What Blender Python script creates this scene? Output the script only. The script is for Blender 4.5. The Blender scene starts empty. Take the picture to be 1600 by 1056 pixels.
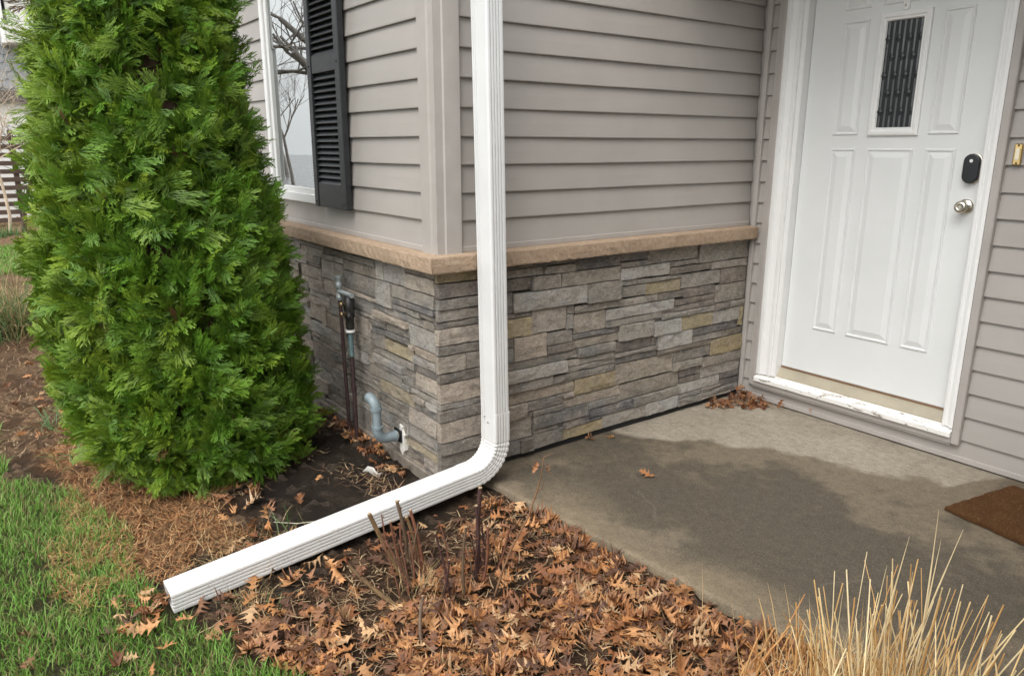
import bpy, math, random
import numpy as np
from mathutils import Vector, Matrix

random.seed(11)
RNG = np.random.default_rng(11)
scene = bpy.context.scene
COL = scene.collection

# ------------------------------------------------------------------ camera
cam_data = bpy.data.cameras.new('camera')
cam = bpy.data.objects.new('camera', cam_data)
COL.objects.link(cam)
CR = Vector((0.59051218, 0.8070273, 0.00151825))
CU = Vector((-0.20233271, 0.14622771, 0.96833823))
CF = Vector((-0.78125338, 0.57212271, -0.24963726))
CAM = Vector((2.66947605, -1.57599552, 1.44856544))
m = Matrix((CR, CU, -CF)).transposed().to_4x4()
m.translation = CAM
cam.matrix_world = m
cam_data.sensor_fit = 'HORIZONTAL'
cam_data.sensor_width = 36.0
cam_data.lens = 1164.57 / 1600 * 36
cam_data.clip_start = 0.05
cam_data.clip_end = 400
scene.camera = cam

# ------------------------------------------------------------------ light
SUN_EL, SUN_AZ = math.radians(54), math.radians(152)     # azimuth clockwise from +Y
world = bpy.data.worlds.new('World')
scene.world = world
world.use_nodes = True
wn, wl = world.node_tree.nodes, world.node_tree.links
wn.clear()
sky = wn.new('ShaderNodeTexSky')
sky.sky_type = 'NISHITA'
sky.sun_disc = False
sky.sun_elevation = SUN_EL
sky.sun_rotation = SUN_AZ
sky.air_density = 1.0
sky.dust_density = 6.0
sky.ozone_density = 1.0
hs = wn.new('ShaderNodeHueSaturation')
hs.inputs['Saturation'].default_value = 0.12
bg = wn.new('ShaderNodeBackground')
bg.inputs['Strength'].default_value = 0.15
wo = wn.new('ShaderNodeOutputWorld')
wl.new(sky.outputs['Color'], hs.inputs['Color'])
cloud = wn.new('ShaderNodeMix')
cloud.data_type = 'RGBA'
cloud.inputs[0].default_value = 0.6
cloud.inputs[7].default_value = (5.6, 5.7, 5.8, 1)
wl.new(hs.outputs['Color'], cloud.inputs[6])
wl.new(cloud.outputs[2], bg.inputs['Color'])
wl.new(bg.outputs['Background'], wo.inputs['Surface'])

sun_data = bpy.data.lights.new('sun', 'SUN')
sun_data.energy = 0.5
sun_data.angle = math.radians(40)
sun_data.color = (1.0, 0.97, 0.92)
sun = bpy.data.objects.new('sun', sun_data)
COL.objects.link(sun)
sd = Vector((math.sin(SUN_AZ) * math.cos(SUN_EL), math.cos(SUN_AZ) * math.cos(SUN_EL), math.sin(SUN_EL)))
sun.rotation_euler = sd.to_track_quat('Z', 'Y').to_euler()
sun.location = sd * 30

scene.view_settings.view_transform = 'Standard'
scene.view_settings.look = 'None'
scene.view_settings.exposure = 1.3
scene.view_settings.gamma = 1.0
scene.view_settings.use_curve_mapping = False
scene.render.engine = 'CYCLES'

# ------------------------------------------------------------------ helpers
ORIGIN = {}          # world position of every parent empty / part (none is rotated)

def tag(o, label=None, cat=None, group=None, kind=None):
    if label: o['label'] = label
    if cat: o['category'] = cat
    if group: o['group'] = group
    if kind: o['kind'] = kind
    return o

def empty(name, loc=(0, 0, 0), label=None, cat=None, group=None, parent=None):
    o = bpy.data.objects.new(name, None)
    o.empty_display_size = 0.1
    COL.objects.link(o)
    loc = Vector(loc)
    if parent is not None:
        o.parent = parent
        o.location = loc - ORIGIN[parent.name]
    else:
        o.location = loc
    ORIGIN[o.name] = loc
    return tag(o, label, cat, group)

def link_mesh(name, me, mat, parent=None, loc=(0, 0, 0)):
    o = bpy.data.objects.new(name, me)
    COL.objects.link(o)
    loc = Vector(loc)
    if parent is not None:
        o.parent = parent
        o.location = loc - ORIGIN[parent.name]
    else:
        o.location = loc
    ORIGIN[o.name] = loc
    if mat is not None and not me.materials:
        me.materials.append(mat)
    return o

def np_mesh(name, v, f, cols=None, smooth=False):
    """v (N,3), f (M,3) or (M,4) arrays, or list of such arrays"""
    me = bpy.data.meshes.new(name)
    fl = f if isinstance(f, list) else [f]
    v = np.asarray(v, dtype=np.float32)
    loops = np.concatenate([a.reshape(-1) for a in fl]).astype(np.int32)
    tot = np.concatenate([np.full(len(a), a.shape[1]) for a in fl]).astype(np.int32)
    start = np.concatenate([[0], np.cumsum(tot)[:-1]]).astype(np.int32)
    me.vertices.add(len(v)); me.vertices.foreach_set('co', v.reshape(-1))
    me.loops.add(len(loops)); me.loops.foreach_set('vertex_index', loops)
    me.polygons.add(len(tot)); me.polygons.foreach_set('loop_start', start)
    me.polygons.foreach_set('loop_total', tot)
    if smooth:
        me.polygons.foreach_set('use_smooth', np.ones(len(tot), dtype=bool))
    me.update(calc_edges=True)
    if cols is not None:
        a = me.color_attributes.new('Col', 'FLOAT_COLOR', 'POINT')
        c = np.ones((len(v), 4), dtype=np.float32); c[:, :cols.shape[1]] = cols
        a.data.foreach_set('color', c.reshape(-1))
    return me

class MB:
    """collects shapes in world coordinates, then links them as ONE mesh object"""
    def __init__(s):
        s.v, s.f, s.sm = [], [], []
    def add(s, vs, fs, smooth=False):
        n = len(s.v)
        s.v += [tuple(p) for p in vs]
        s.f += [tuple(i + n for i in q) for q in fs]
        s.sm += [smooth] * len(fs)
        return s
    def box(s, x0, x1, y0, y1, z0, z1, bev=0.0):
        if bev <= 0:
            vs = [(x, y, z) for x in (x0, x1) for y in (y0, y1) for z in (z0, z1)]
            fs = [(0, 1, 3, 2), (4, 6, 7, 5), (0, 4, 5, 1), (2, 3, 7, 6), (0, 2, 6, 4), (1, 5, 7, 3)]
            return s.add(vs, fs)
        b = bev
        vs, idx = [], {}
        for ix, x in ((0, x0), (1, x1)):
            for iy, y in ((0, y0), (1, y1)):
                for iz, z in ((0, z0), (1, z1)):
                    sx, sy, sz = 1 - 2 * ix, 1 - 2 * iy, 1 - 2 * iz
                    for ax in range(3):
                        p = [x + sx * b, y + sy * b, z + sz * b]
                        p[ax] = (x, y, z)[ax]
                        idx[(ix, iy, iz, ax)] = len(vs); vs.append(p)
        I = lambda *k: idx[k]
        fs = []
        for c in (0, 1):
            q = [I(c, 0, 0, 0), I(c, 1, 0, 0), I(c, 1, 1, 0), I(c, 0, 1, 0)]; fs.append(q if c else q[::-1])
            q = [I(0, c, 0, 1), I(0, c, 1, 1), I(1, c, 1, 1), I(1, c, 0, 1)]; fs.append(q if c else q[::-1])
            q = [I(0, 0, c, 2), I(1, 0, c, 2), I(1, 1, c, 2), I(0, 1, c, 2)]; fs.append(q if c else q[::-1])
        for a in (0, 1):
            for c in (0, 1):
                q = [I(0, a, c, 1), I(1, a, c, 1), I(1, a, c, 2), I(0, a, c, 2)]; fs.append(q if a == c else q[::-1])
                q = [I(a, 0, c, 0), I(a, 1, c, 0), I(a, 1, c, 2), I(a, 0, c, 2)]; fs.append(q[::-1] if a == c else q)
                q = [I(a, c, 0, 0), I(a, c, 1, 0), I(a, c, 1, 1), I(a, c, 0, 1)]; fs.append(q if a == c else q[::-1])
        for ix in (0, 1):
            for iy in (0, 1):
                for iz in (0, 1):
                    q = [I(ix, iy, iz, 0), I(ix, iy, iz, 1), I(ix, iy, iz, 2)]
                    fs.append(q if (ix + iy + iz) % 2 else q[::-1])
        return s.add(vs, fs)
    def tube(s, pts, r, n=8, cap=True, smooth=True):
        pts = [Vector(p) for p in pts]
        rs = r if isinstance(r, (list, tuple)) else [r] * len(pts)
        vs, fs = [], []
        t0 = (pts[1] - pts[0]).normalized()
        a = t0.orthogonal().normalized()
        for i, p in enumerate(pts):
            if i == 0: t = t0
            elif i == len(pts) - 1: t = (pts[i] - pts[i - 1]).normalized()
            else: t = ((pts[i + 1] - p).normalized() + (p - pts[i - 1]).normalized()).normalized()
            a = (a - t * a.dot(t)).normalized()
            b = t.cross(a)
            for k in range(n):
                g = 2 * math.pi * k / n
                vs.append(p + (a * math.cos(g) + b * math.sin(g)) * rs[i])
        for i in range(len(pts) - 1):
            for k in range(n):
                k2 = (k + 1) % n
                fs.append((i * n + k, i * n + k2, (i + 1) * n + k2, (i + 1) * n + k))
        s.add(vs, fs, smooth)
        if cap:
            s.add(vs[:n], [tuple(range(n))[::-1]]); s.add(vs[-n:], [tuple(range(n))])
        return s
    def lathe(s, c, axis, prof, n=20, smooth=True):
        """prof = [(dist along axis, radius)]"""
        c, ax = Vector(c), Vector(axis).normalized()
        a = ax.orthogonal().normalized(); b = ax.cross(a)
        vs, fs = [], []
        for d, r in prof:
            for k in range(n):
                g = 2 * math.pi * k / n
                vs.append(c + ax * d + (a * math.cos(g) + b * math.sin(g)) * r)
        for i in range(len(prof) - 1):
            for k in range(n):
                k2 = (k + 1) % n
                fs.append((i * n + k, i * n + k2, (i + 1) * n + k2, (i + 1) * n + k))
        s.add(vs, fs, smooth)
        s.add(vs[:n], [tuple(range(n))[::-1]]); s.add(vs[-n:], [tuple(range(n))])
        return s
    def extrude(s, prof, path, smooth=False, closed=True):
        """prof: function(i)->list of Vectors for station i (already placed); path: number of stations"""
        rings = [prof(i) for i in range(path)]
        n = len(rings[0])
        vs = [p for r in rings for p in r]
        fs = []
        for i in range(path - 1):
            for k in range(n if closed else n - 1):
                k2 = (k + 1) % n
                fs.append((i * n + k, i * n + k2, (i + 1) * n + k2, (i + 1) * n + k))
        s.add(vs, fs, smooth)
        if closed:
            s.add(rings[0], [tuple(range(n))[::-1]]); s.add(rings[-1], [tuple(range(n))])
        return s
    def mesh(s, name, off=(0, 0, 0)):
        me = bpy.data.meshes.new(name)
        ox, oy, oz = off
        me.from_pydata([(x - ox, y - oy, z - oz) for x, y, z in s.v], [], s.f)
        me.polygons.foreach_set('use_smooth', np.array(s.sm, dtype=bool))
        me.update()
        return me
    def build(s, name, mat, parent=None, at=None, color=None):
        if at is None:
            at = ORIGIN[parent.name] if parent is not None else Vector((0, 0, 0))
        o = link_mesh(name, s.mesh(name, at), mat, parent, at)
        if color is not None: o.color = (*color, 1)
        return o

# smooth value noise for python-side placement
_tab = np.random.default_rng(3).random((64, 64))
def vnoise(x, y, s=1.0, o=0):
    x = np.asarray(x, dtype=float) * s + 17.3 * o + 100; y = np.asarray(y, dtype=float) * s + 9.7 * o + 100
    xi, yi = np.floor(x).astype(int), np.floor(y).astype(int)
    fx, fy = x - xi, y - yi
    fx, fy = fx * fx * (3 - 2 * fx), fy * fy * (3 - 2 * fy)
    g = lambda a, b: _tab[a % 64, b % 64]
    return (g(xi, yi) * (1 - fx) + g(xi + 1, yi) * fx) * (1 - fy) + (g(xi, yi + 1) * (1 - fx) + g(xi + 1, yi + 1) * fx) * fy
def fbm(x, y, s=1.0, o=0, n=4):
    t, a, w = 0, 0.5, 0
    for i in range(n):
        t = t + a * vnoise(x, y, s * 2 ** i, o + i); w += a; a *= 0.5
    return t / w
def sstep(a, b, x):
    t = np.clip((x - a) / (b - a), 0, 1); return t * t * (3 - 2 * t)
def in_poly(x, y, P):
    x, y = np.asarray(x), np.asarray(y)
    r = np.zeros(np.broadcast(x, y).shape, bool); j = len(P) - 1
    for i in range(len(P)):
        xi, yi = P[i]; xj, yj = P[j]
        r ^= ((yi > y) != (yj > y)) & (x < (xj - xi) * (y - yi) / (yj - yi + 1e-12) + xi)
        j = i
    return r

# ------------------------------------------------------------------ materials
class NT:
    def __init__(s, name):
        s.m = bpy.data.materials.new(name); s.m.use_nodes = True
        s.n, s.l = s.m.node_tree.nodes, s.m.node_tree.links
        s.b = s.n['Principled BSDF']
    def new(s, t, **k):
        n = s.n.new(t)
        for a, v in k.items():
            if hasattr(n, a): setattr(n, a, v)
            else: n.inputs[a.replace('_', ' ')].default_value = v
        return n
    def noise(s, scale, detail=4, rough=0.6, vec=None, dist=0.0):
        n = s.new('ShaderNodeTexNoise'); n.inputs['Scale'].default_value = scale
        n.inputs['Detail'].default_value = detail; n.inputs['Roughness'].default_value = rough
        n.inputs['Distortion'].default_value = dist
        s.l.new(vec if vec is not None else s.pos(), n.inputs['Vector'])
        return n.outputs['Fac']
    def pos(s, sc=None):
        if not hasattr(s, '_g'): s._g = s.new('ShaderNodeNewGeometry')
        o = s._g.outputs['Position']
        if sc is None: return o
        mp = s.new('ShaderNodeMapping'); mp.inputs['Scale'].default_value = sc
        s.l.new(o, mp.inputs['Vector']); return mp.outputs['Vector']
    def ramp(s, fac, stops):
        r = s.new('ShaderNodeValToRGB'); e = r.color_ramp.elements
        while len(e) < len(stops): e.new(0.5)
        for q, (p, c) in zip(e, stops):
            q.position = p; q.color = (*c, 1) if len(c) == 3 else c
        s.l.new(fac, r.inputs['Fac']); return r.outputs['Color']
    def mix(s, fac, a, b, mode='MIX'):
        x = s.new('ShaderNodeMix'); x.data_type = 'RGBA'; x.blend_type = mode
        for val, i in ((fac, 0), (a, 6), (b, 7)):
            if hasattr(val, 'is_linked') or hasattr(val, 'links'): s.l.new(val, x.inputs[i])
            elif isinstance(val, (int, float)): x.inputs[i].default_value = val
            else: x.inputs[i].default_value = (*val, 1)
        return x.outputs[2]
    def mrange(s, v, a, b, c, d):
        r = s.new('ShaderNodeMapRange'); r.inputs[1].default_value = a; r.inputs[2].default_value = b
        r.inputs[3].default_value = c; r.inputs[4].default_value = d
        s.l.new(v, r.inputs[0]); return r.outputs[0]
    def bump(s, h, strength, dist=0.01, prev=None):
        b = s.new('ShaderNodeBump'); b.inputs['Strength'].default_value = strength
        b.inputs['Distance'].default_value = dist
        s.l.new(h, b.inputs['Height'])
        if prev is not None: s.l.new(prev, b.inputs['Normal'])
        s.l.new(b.outputs['Normal'], s.b.inputs['Normal']); return b.outputs['Normal']
    def base(s, c):
        if hasattr(c, 'links'): s.l.new(c, s.b.inputs['Base Color'])
        else: s.b.inputs['Base Color'].default_value = (*c, 1)
    def rough(s, r, spec=None):
        if hasattr(r, 'links'): s.l.new(r, s.b.inputs['Roughness'])
        else: s.b.inputs['Roughness'].default_value = r
        if spec is not None: s.b.inputs['Specular IOR Level'].default_value = spec
    def attr(s, name='Col'):
        a = s.new('ShaderNodeAttribute'); a.attribute_name = name; return a.outputs['Color']
    def objcol(s):
        if not hasattr(s, '_o'): s._o = s.new('ShaderNodeObjectInfo')
        return s._o.outputs['Color']
    def objrand(s):
        if not hasattr(s, '_o'): s._o = s.new('ShaderNodeObjectInfo')
        return s._o.outputs['Random']

MATS = {}
def plain(name, col, rough=0.5, metal=0.0, var=0.12, scale=14.0, spec=None, bump=0.0, bscale=200):
    t = NT(name)
    n = t.noise(scale, 5)
    dark = tuple(c * (1 - var) for c in col); lite = tuple(min(1, c * (1 + var)) for c in col)
    t.base(t.ramp(n, [(0.3, dark), (0.7, lite)]))
    t.rough(t.mrange(n, 0.3, 0.7, max(0, rough - 0.06), min(1, rough + 0.06)), spec)
    t.b.inputs['Metallic'].default_value = metal
    if bump: t.bump(t.noise(bscale, 4), bump, 0.002)
    MATS[name] = t.m
    return t.m

def make_materials():
    M = MATS
    # vinyl siding, faint embossed woodgrain, light dust
    t = NT('vinyl_siding')
    r = t.objrand()
    n = t.noise(1.7, 5)
    c = t.ramp(n, [(0.3, (0.322, 0.298, 0.273)), (0.7, (0.374, 0.348, 0.321))])
    c = t.mix(t.mrange(r, 0, 1, 0.0, 0.12), c, (0.30, 0.27, 0.25))
    sp = t.noise(55, 3)
    c = t.mix(t.mrange(sp, 0.68, 0.80, 0, 0.18), c, (0.15, 0.13, 0.11))
    t.base(c); t.rough(0.52)
    g = t.noise(1.0, 4, 0.6, t.pos((9, 9, 420)))
    t.bump(g, 0.2, 0.002)
    M['siding'] = t.m
    # grey trim
    t = NT('vinyl_trim')
    n = t.noise(6, 5)
    t.base(t.ramp(n, [(0.3, (0.345, 0.318, 0.293)), (0.7, (0.395, 0.367, 0.341))])); t.rough(0.48)
    M['trim'] = t.m
    # manufactured stone
    t = NT('cast_stone')
    base = t.objcol()
    a = t.noise(52, 8, 0.74, t.pos((1, 1, 1.5)), 1.2)
    b = t.noise(9, 4, 0.55)
    f = t.noise(190, 5, 0.75)
    v = t.new('ShaderNodeTexVoronoi', feature='DISTANCE_TO_EDGE'); v.inputs['Scale'].default_value = 26
    wv = t.new('ShaderNodeMix'); wv.data_type = 'RGBA'; wv.blend_type = 'ADD'; wv.inputs[0].default_value = 0.09
    nz = t.new('ShaderNodeTexNoise'); nz.inputs['Scale'].default_value = 14; nz.inputs['Detail'].default_value = 5
    t.l.new(t.pos(), nz.inputs['Vector']); t.l.new(t.pos(), wv.inputs[6]); t.l.new(nz.outputs['Color'], wv.inputs[7])
    t.l.new(wv.outputs[2], v.inputs['Vector'])
    crev = t.mrange(v.outputs['Distance'], 0.0, 0.10, 1.0, 0.0)
    c = t.mix(t.mrange(b, 0.40, 0.62, 0.0, 0.8), base, t.mix(0.5, base, (0.46, 0.39, 0.31)))
    m1 = t.noise(19, 6, 0.68, t.pos((1, 1, 1.7)), 0.7)
    c = t.mix(t.mrange(m1, 0.46, 0.64, 0.0, 0.62), c, t.mix(0.6, c, (0.05, 0.042, 0.036)))
    c = t.mix(t.mrange(a, 0.48, 0.68, 0.0, 0.70), c, t.mix(0.66, c, (0.045, 0.038, 0.032)))
    c = t.mix(t.mrange(a, 0.46, 0.32, 0.0, 0.65), c, t.mix(0.55, c, (0.70, 0.66, 0.59)))
    c = t.mix(t.mrange(f, 0.56, 0.72, 0.0, 0.6), c, (0.045, 0.04, 0.035))
    t.base(c); t.rough(0.85, 0.22)
    k = t.bump(m1, 0.35, 0.012)
    k = t.bump(a, 1.0, 0.010, k)
    k = t.bump(crev, -0.35, 0.004, k)
    t.bump(f, 0.4, 0.004, k)
    M['stone'] = t.m
    # ledge cap
    t = NT('ledge_stone')
    a = t.noise(34, 7, 0.72, dist=0.8); f = t.noise(190, 5, 0.7)
    c = t.ramp(a, [(0.25, (0.27, 0.19, 0.125)), (0.5, (0.37, 0.272, 0.19)), (0.75, (0.45, 0.345, 0.255))])
    c = t.mix(t.mrange(f, 0.6, 0.8, 0, 0.5), c, (0.13, 0.09, 0.06))
    t.base(c); t.rough(0.88, 0.2)
    k = t.bump(t.noise(38, 7, 0.7), 0.7, 0.012)
    t.bump(f, 0.25, 0.003, k)
    M['ledge'] = t.m
    plain('mortar', (0.055, 0.049, 0.043), 0.95, var=0.35, scale=40, bump=0.6)
    plain('footing', (0.17, 0.145, 0.115), 0.92, var=0.35, scale=18, bump=0.6, bscale=120)
    plain('dull_black', (0.012, 0.012, 0.012), 0.7, var=0.2)
    # white painted aluminium downspout with dirt splashes low down
    t = NT('white_aluminium')
    n = t.noise(5, 4)
    c = t.ramp(n, [(0.3, (0.63, 0.635, 0.63)), (0.7, (0.69, 0.695, 0.69))])
    d = t.noise(70, 6, 0.7, t.pos((1, 2.5, 1)))
    hz = t.new('ShaderNodeSeparateXYZ'); t.l.new(t.pos(), hz.inputs[0])
    zf = t.mrange(hz.outputs['Z'], 0.0, 0.13, 1.0, 0.0)
    zf2 = t.mrange(hz.outputs['Z'], -0.02, 1.6, 0.30, 0.0)
    mu = t.new('ShaderNodeMath', operation='MULTIPLY'); t.l.new(t.mrange(d, 0.57, 0.68, 0, 1), mu.inputs[0]); t.l.new(zf, mu.inputs[1])
    c = t.mix(mu.outputs[0], c, (0.33, 0.29, 0.23))
    mu2 = t.new('ShaderNodeMath', operation='MULTIPLY'); t.l.new(t.noise(22, 5), mu2.inputs[0]); t.l.new(zf2, mu2.inputs[1])
    c = t.mix(mu2.outputs[0], c, (0.62, 0.56, 0.47))
    t.base(c); t.rough(0.36)
    M['alu'] = t.m
    plain('white_paint', (0.76, 0.76, 0.745), 0.45, var=0.03, scale=4)
    # steel door
    t = NT('door_paint')
    n = t.noise(3.2, 5)
    t.base(t.ramp(n, [(0.3, (0.665, 0.68, 0.668)), (0.7, (0.71, 0.722, 0.712))])); t.rough(0.38)
    t.bump(t.noise(1.0, 4, 0.6, t.pos((230, 230, 6))), 0.06, 0.001)
    M['door'] = t.m
    # peeling paint on the sill
    t = NT('peeling_paint')
    v = t.pos((14, 40, 40))
    n = t.noise(1.0, 7, 0.72, v, 0.4)
    wood = t.ramp(t.noise(1.0, 4, 0.6, t.pos((6, 160, 160))), [(0.3, (0.16, 0.13, 0.10)), (0.7, (0.36, 0.31, 0.25))])
    f = t.mrange(n, 0.57, 0.595, 0, 1)
    t.base(t.mix(f, (0.80, 0.785, 0.75), wood)); t.rough(0.6)
    t.bump(t.mrange(n, 0.555, 0.595, 1, 0), 0.5, 0.003)
    M['peel'] = t.m
    plain('threshold_tan', (0.36, 0.32, 0.24), 0.5, var=0.12, scale=9)
    plain('seal_brown', (0.20, 0.12, 0.07), 0.6)
    plain('black_shutter', (0.017, 0.019, 0.021), 0.48, var=0.25, scale=25, bump=0.2, bscale=90)
    plain('black_plastic', (0.008, 0.009, 0.011), 0.22, var=0.2)
    plain('nickel', (0.62, 0.58, 0.50), 0.24, metal=1.0, var=0.05)
    plain('brass', (0.72, 0.52, 0.22), 0.3, metal=1.0, var=0.08)
    plain('bell_button', (0.72, 0.66, 0.50), 0.4)
    plain('lead_came', (0.20, 0.21, 0.22), 0.32, metal=0.85, var=0.15)
    plain('lead_dark', (0.02, 0.022, 0.024), 0.35)
    t = NT('dark_textured_glass')
    t.base((0.022, 0.027, 0.030)); t.rough(0.09, 0.6)
    t.bump(t.noise(1.0, 3, 0.5, t.pos((70, 70, 14))), 0.30, 0.004)
    M['doorglass'] = t.m
    # window glass: clear pane that mirrors the street at this slant
    t = NT('window_glass')
    t.n.remove(t.b)
    out = t.n['Material Output']
    lw = t.new('ShaderNodeLayerWeight'); lw.inputs['Blend'].default_value = 0.87
    gl = t.new('ShaderNodeBsdfGlossy'); gl.inputs['Roughness'].default_value = 0.0
    gl.inputs['Color'].default_value = (0.92, 0.95, 0.94, 1)
    tr = t.new('ShaderNodeBsdfTransparent'); tr.inputs['Color'].default_value = (0.86, 0.90, 0.88, 1)
    mx = t.new('ShaderNodeMixShader')
    t.l.new(lw.outputs['Fresnel'], mx.inputs[0]); t.l.new(tr.outputs[0], mx.inputs[1]); t.l.new(gl.outputs[0], mx.inputs[2])
    t.l.new(mx.outputs[0], out.inputs['Surface'])
    M['glass'] = t.m
    plain('curtain', (0.78, 0.80, 0.78), 0.9, var=0.06, scale=8)
    # concrete: stains stored per vertex, grain here
    t = NT('concrete')
    c = t.attr()
    f = t.noise(150, 7, 0.85); a = t.noise(26, 9, 0.78)
    c = t.mix(t.mrange(a, 0.42, 0.64, 0.0, 0.6), c, t.mix(0.55, c, (0.03, 0.026, 0.021)))
    c = t.mix(t.mrange(f, 0.52, 0.62, 0.0, 0.8), c, t.mix(0.75, c, (0.02, 0.016, 0.012)))
    c = t.mix(t.mrange(f, 0.46, 0.36, 0.0, 0.7), c, t.mix(0.45, c, (0.50, 0.42, 0.31)))
    t.base(c); t.rough(t.mrange(a, 0.3, 0.7, 0.62, 0.85), 0.3)
    k = t.bump(f, 0.35, 0.003); t.bump(a, 0.15, 0.006, k)
    M['concrete'] = t.m
    # earth with colours per vertex
    t = NT('earth')
    c = t.attr()
    f = t.noise(120, 7, 0.78); a = t.noise(30, 6, 0.7)
    c = t.mix(t.mrange(f, 0.48, 0.66, 0.0, 0.75), c, t.mix(0.65, c, (0.022, 0.016, 0.012)))
    c = t.mix(t.mrange(a, 0.55, 0.75, 0.0, 0.35), c, (0.11, 0.08, 0.055))
    t.base(c); t.rough(0.9, 0.25)
    c = t.mix(t.mrange(t.noise(210, 4, 0.7), 0.64, 0.72, 0, 0.7), c, (0.30, 0.23, 0.16)); t.base(c)
    k = t.bump(f, 1.0, 0.018); t.bump(a, 1.0, 0.04, k)
    M['earth'] = t.m
    t = NT('far_lawn')
    a = t.noise(0.8, 5); f = t.noise(30, 5)
    c = t.ramp(a, [(0.3, (0.085, 0.13, 0.035)), (0.7, (0.14, 0.17, 0.06))])
    c = t.mix(t.mrange(f, 0.5, 0.75, 0, 0.6), c, (0.16, 0.12, 0.06)); t.base(c); t.rough(0.9)
    M['lawn'] = t.m
    # foliage from vertex colours
    def leafy(name, rough, spec=0.3, transl=0.25):
        t = NT(name)
        c = t.attr()
        n = t.noise(60, 3)
        c = t.mix(t.mrange(n, 0.3, 0.7, 0.0, 0.35), c, t.mix(0.5, c, (0.0, 0.0, 0.0)))
        t.base(c); t.rough(rough, spec)
        if transl:
            tl = t.new('ShaderNodeBsdfTranslucent'); t.l.new(c, tl.inputs['Color'])
            mx = t.new('ShaderNodeMixShader'); mx.inputs[0].default_value = transl
            t.l.new(t.b.outputs[0], mx.inputs[1]); t.l.new(tl.outputs[0], mx.inputs[2])
            t.l.new(mx.outputs[0], t.n['Material Output'].inputs['Surface'])
        MATS[name] = t.m
    leafy('foliage', 0.5, 0.35, 0.22)
    leafy('grass_blade', 0.5, 0.3, 0.3)
    leafy('litter', 0.55, 0.35, 0.12)
    leafy('straw', 0.6, 0.25, 0.1)
    # single oak leaf, colour of the object
    t = NT('oak_leaf')
    c = t.objcol()
    n = t.noise(38, 5); f = t.noise(150, 4)
    c = t.mix(t.mrange(n, 0.4, 0.7, 0, 0.6), c, t.mix(0.6, c, (0.05, 0.02, 0.01)))
    c = t.mix(t.mrange(f, 0.6, 0.75, 0, 0.5), c, (0.03, 0.015, 0.01))
    t.base(c); t.rough(0.5, 0.4); t.bump(n, 0.3, 0.004)
    M['leaf'] = t.m
    t = NT('cane_bark')
    c = t.objcol(); n = t.noise(45, 5, 0.65, t.pos((1, 1, 0.35)))
    c = t.mix(t.mrange(n, 0.4, 0.65, 0, 0.75), c, t.mix(0.7, c, (0.035, 0.02, 0.015)))
    t.base(c); t.rough(0.6); t.bump(n, 0.4, 0.004)
    M['cane'] = t.m
    t = NT('dry_stalk')
    c = t.objcol(); n = t.noise(40, 4, 0.6, t.pos((1, 1, 0.2)))
    c = t.mix(t.mrange(n, 0.4, 0.7, 0, 0.5), c, t.mix(0.6, c, (0.22, 0.12, 0.04)))
    t.base(c); t.rough(0.5, 0.35)
    M['stalk'] = t.m
    plain('cut_wood', (0.34, 0.25, 0.15), 0.8, var=0.25, scale=300)
    plain('wet_asphalt', (0.16, 0.16, 0.16), 0.28, var=0.2, scale=3)
    plain('pale_twig', (0.52, 0.42, 0.31), 0.85, var=0.25, scale=8)
    plain('bark', (0.085, 0.06, 0.045), 0.9, var=0.4, scale=30, bump=0.6)
    plain('bare_branch', (0.20, 0.18, 0.165), 0.9, var=0.3, scale=10)
    plain('dark_twig', (0.06, 0.03, 0.016), 0.85, var=0.35, scale=40, bump=0.5, bscale=80)
    plain('pvc_grey', (0.20, 0.245, 0.265), 0.42, var=0.12, scale=30)
    plain('maroon_pipe', (0.046, 0.026, 0.026), 0.45, var=0.35, scale=50, bump=0.2)
    plain('galvanised', (0.30, 0.33, 0.33), 0.5, metal=0.4, var=0.25, scale=60)
    plain('verdigris', (0.10, 0.155, 0.16), 0.6, var=0.4, scale=60)
    plain('black_valve', (0.018, 0.017, 0.016), 0.4, var=0.4, scale=60)
    plain('dirty_brass', (0.30, 0.22, 0.11), 0.4, metal=0.8, var=0.25, scale=60)
    plain('caulk', (0.62, 0.60, 0.55), 0.8, var=0.15, scale=40, bump=0.5, bscale=80)
    t = NT('coir')
    n = t.noise(240, 5, 0.8, t.pos((1, 1, 1))); a = t.noise(14, 5)
    c = t.ramp(n, [(0.3, (0.045, 0.02, 0.008)), (0.55, (0.15, 0.072, 0.028)), (0.8, (0.27, 0.15, 0.065))])
    t.base(t.mix(t.mrange(a, 0.4, 0.7, 0, 0.4), c, (0.08, 0.035, 0.014))); t.rough(0.95, 0.1)
    t.bump(n, 1.0, 0.012)
    M['coir'] = t.m
    plain('fence_wood', (0.075, 0.050, 0.036), 0.85, var=0.3, scale=8)
    plain('slate_scale', (0.27, 0.30, 0.33), 0.8, var=0.12, scale=6)
    plain('pale_wall', (0.66, 0.66, 0.63), 0.7, var=0.05, scale=3)
    plain('roof_shingle', (0.07, 0.065, 0.062), 0.9, var=0.3, scale=20)
    plain('soffit_white', (0.66, 0.65, 0.62), 0.6, var=0.05, scale=4)
make_materials()
M = MATS

# ================================================================== SETTING
D = 2.0593            # plane of the door wall
ZK, EX = 1.485, 0.1143  # siding butt line at eye level, exposure of one course

def slab_edge(x):     # front edge of the concrete slab
    return 0.151 + 0.093 * (x - 0.168)

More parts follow.
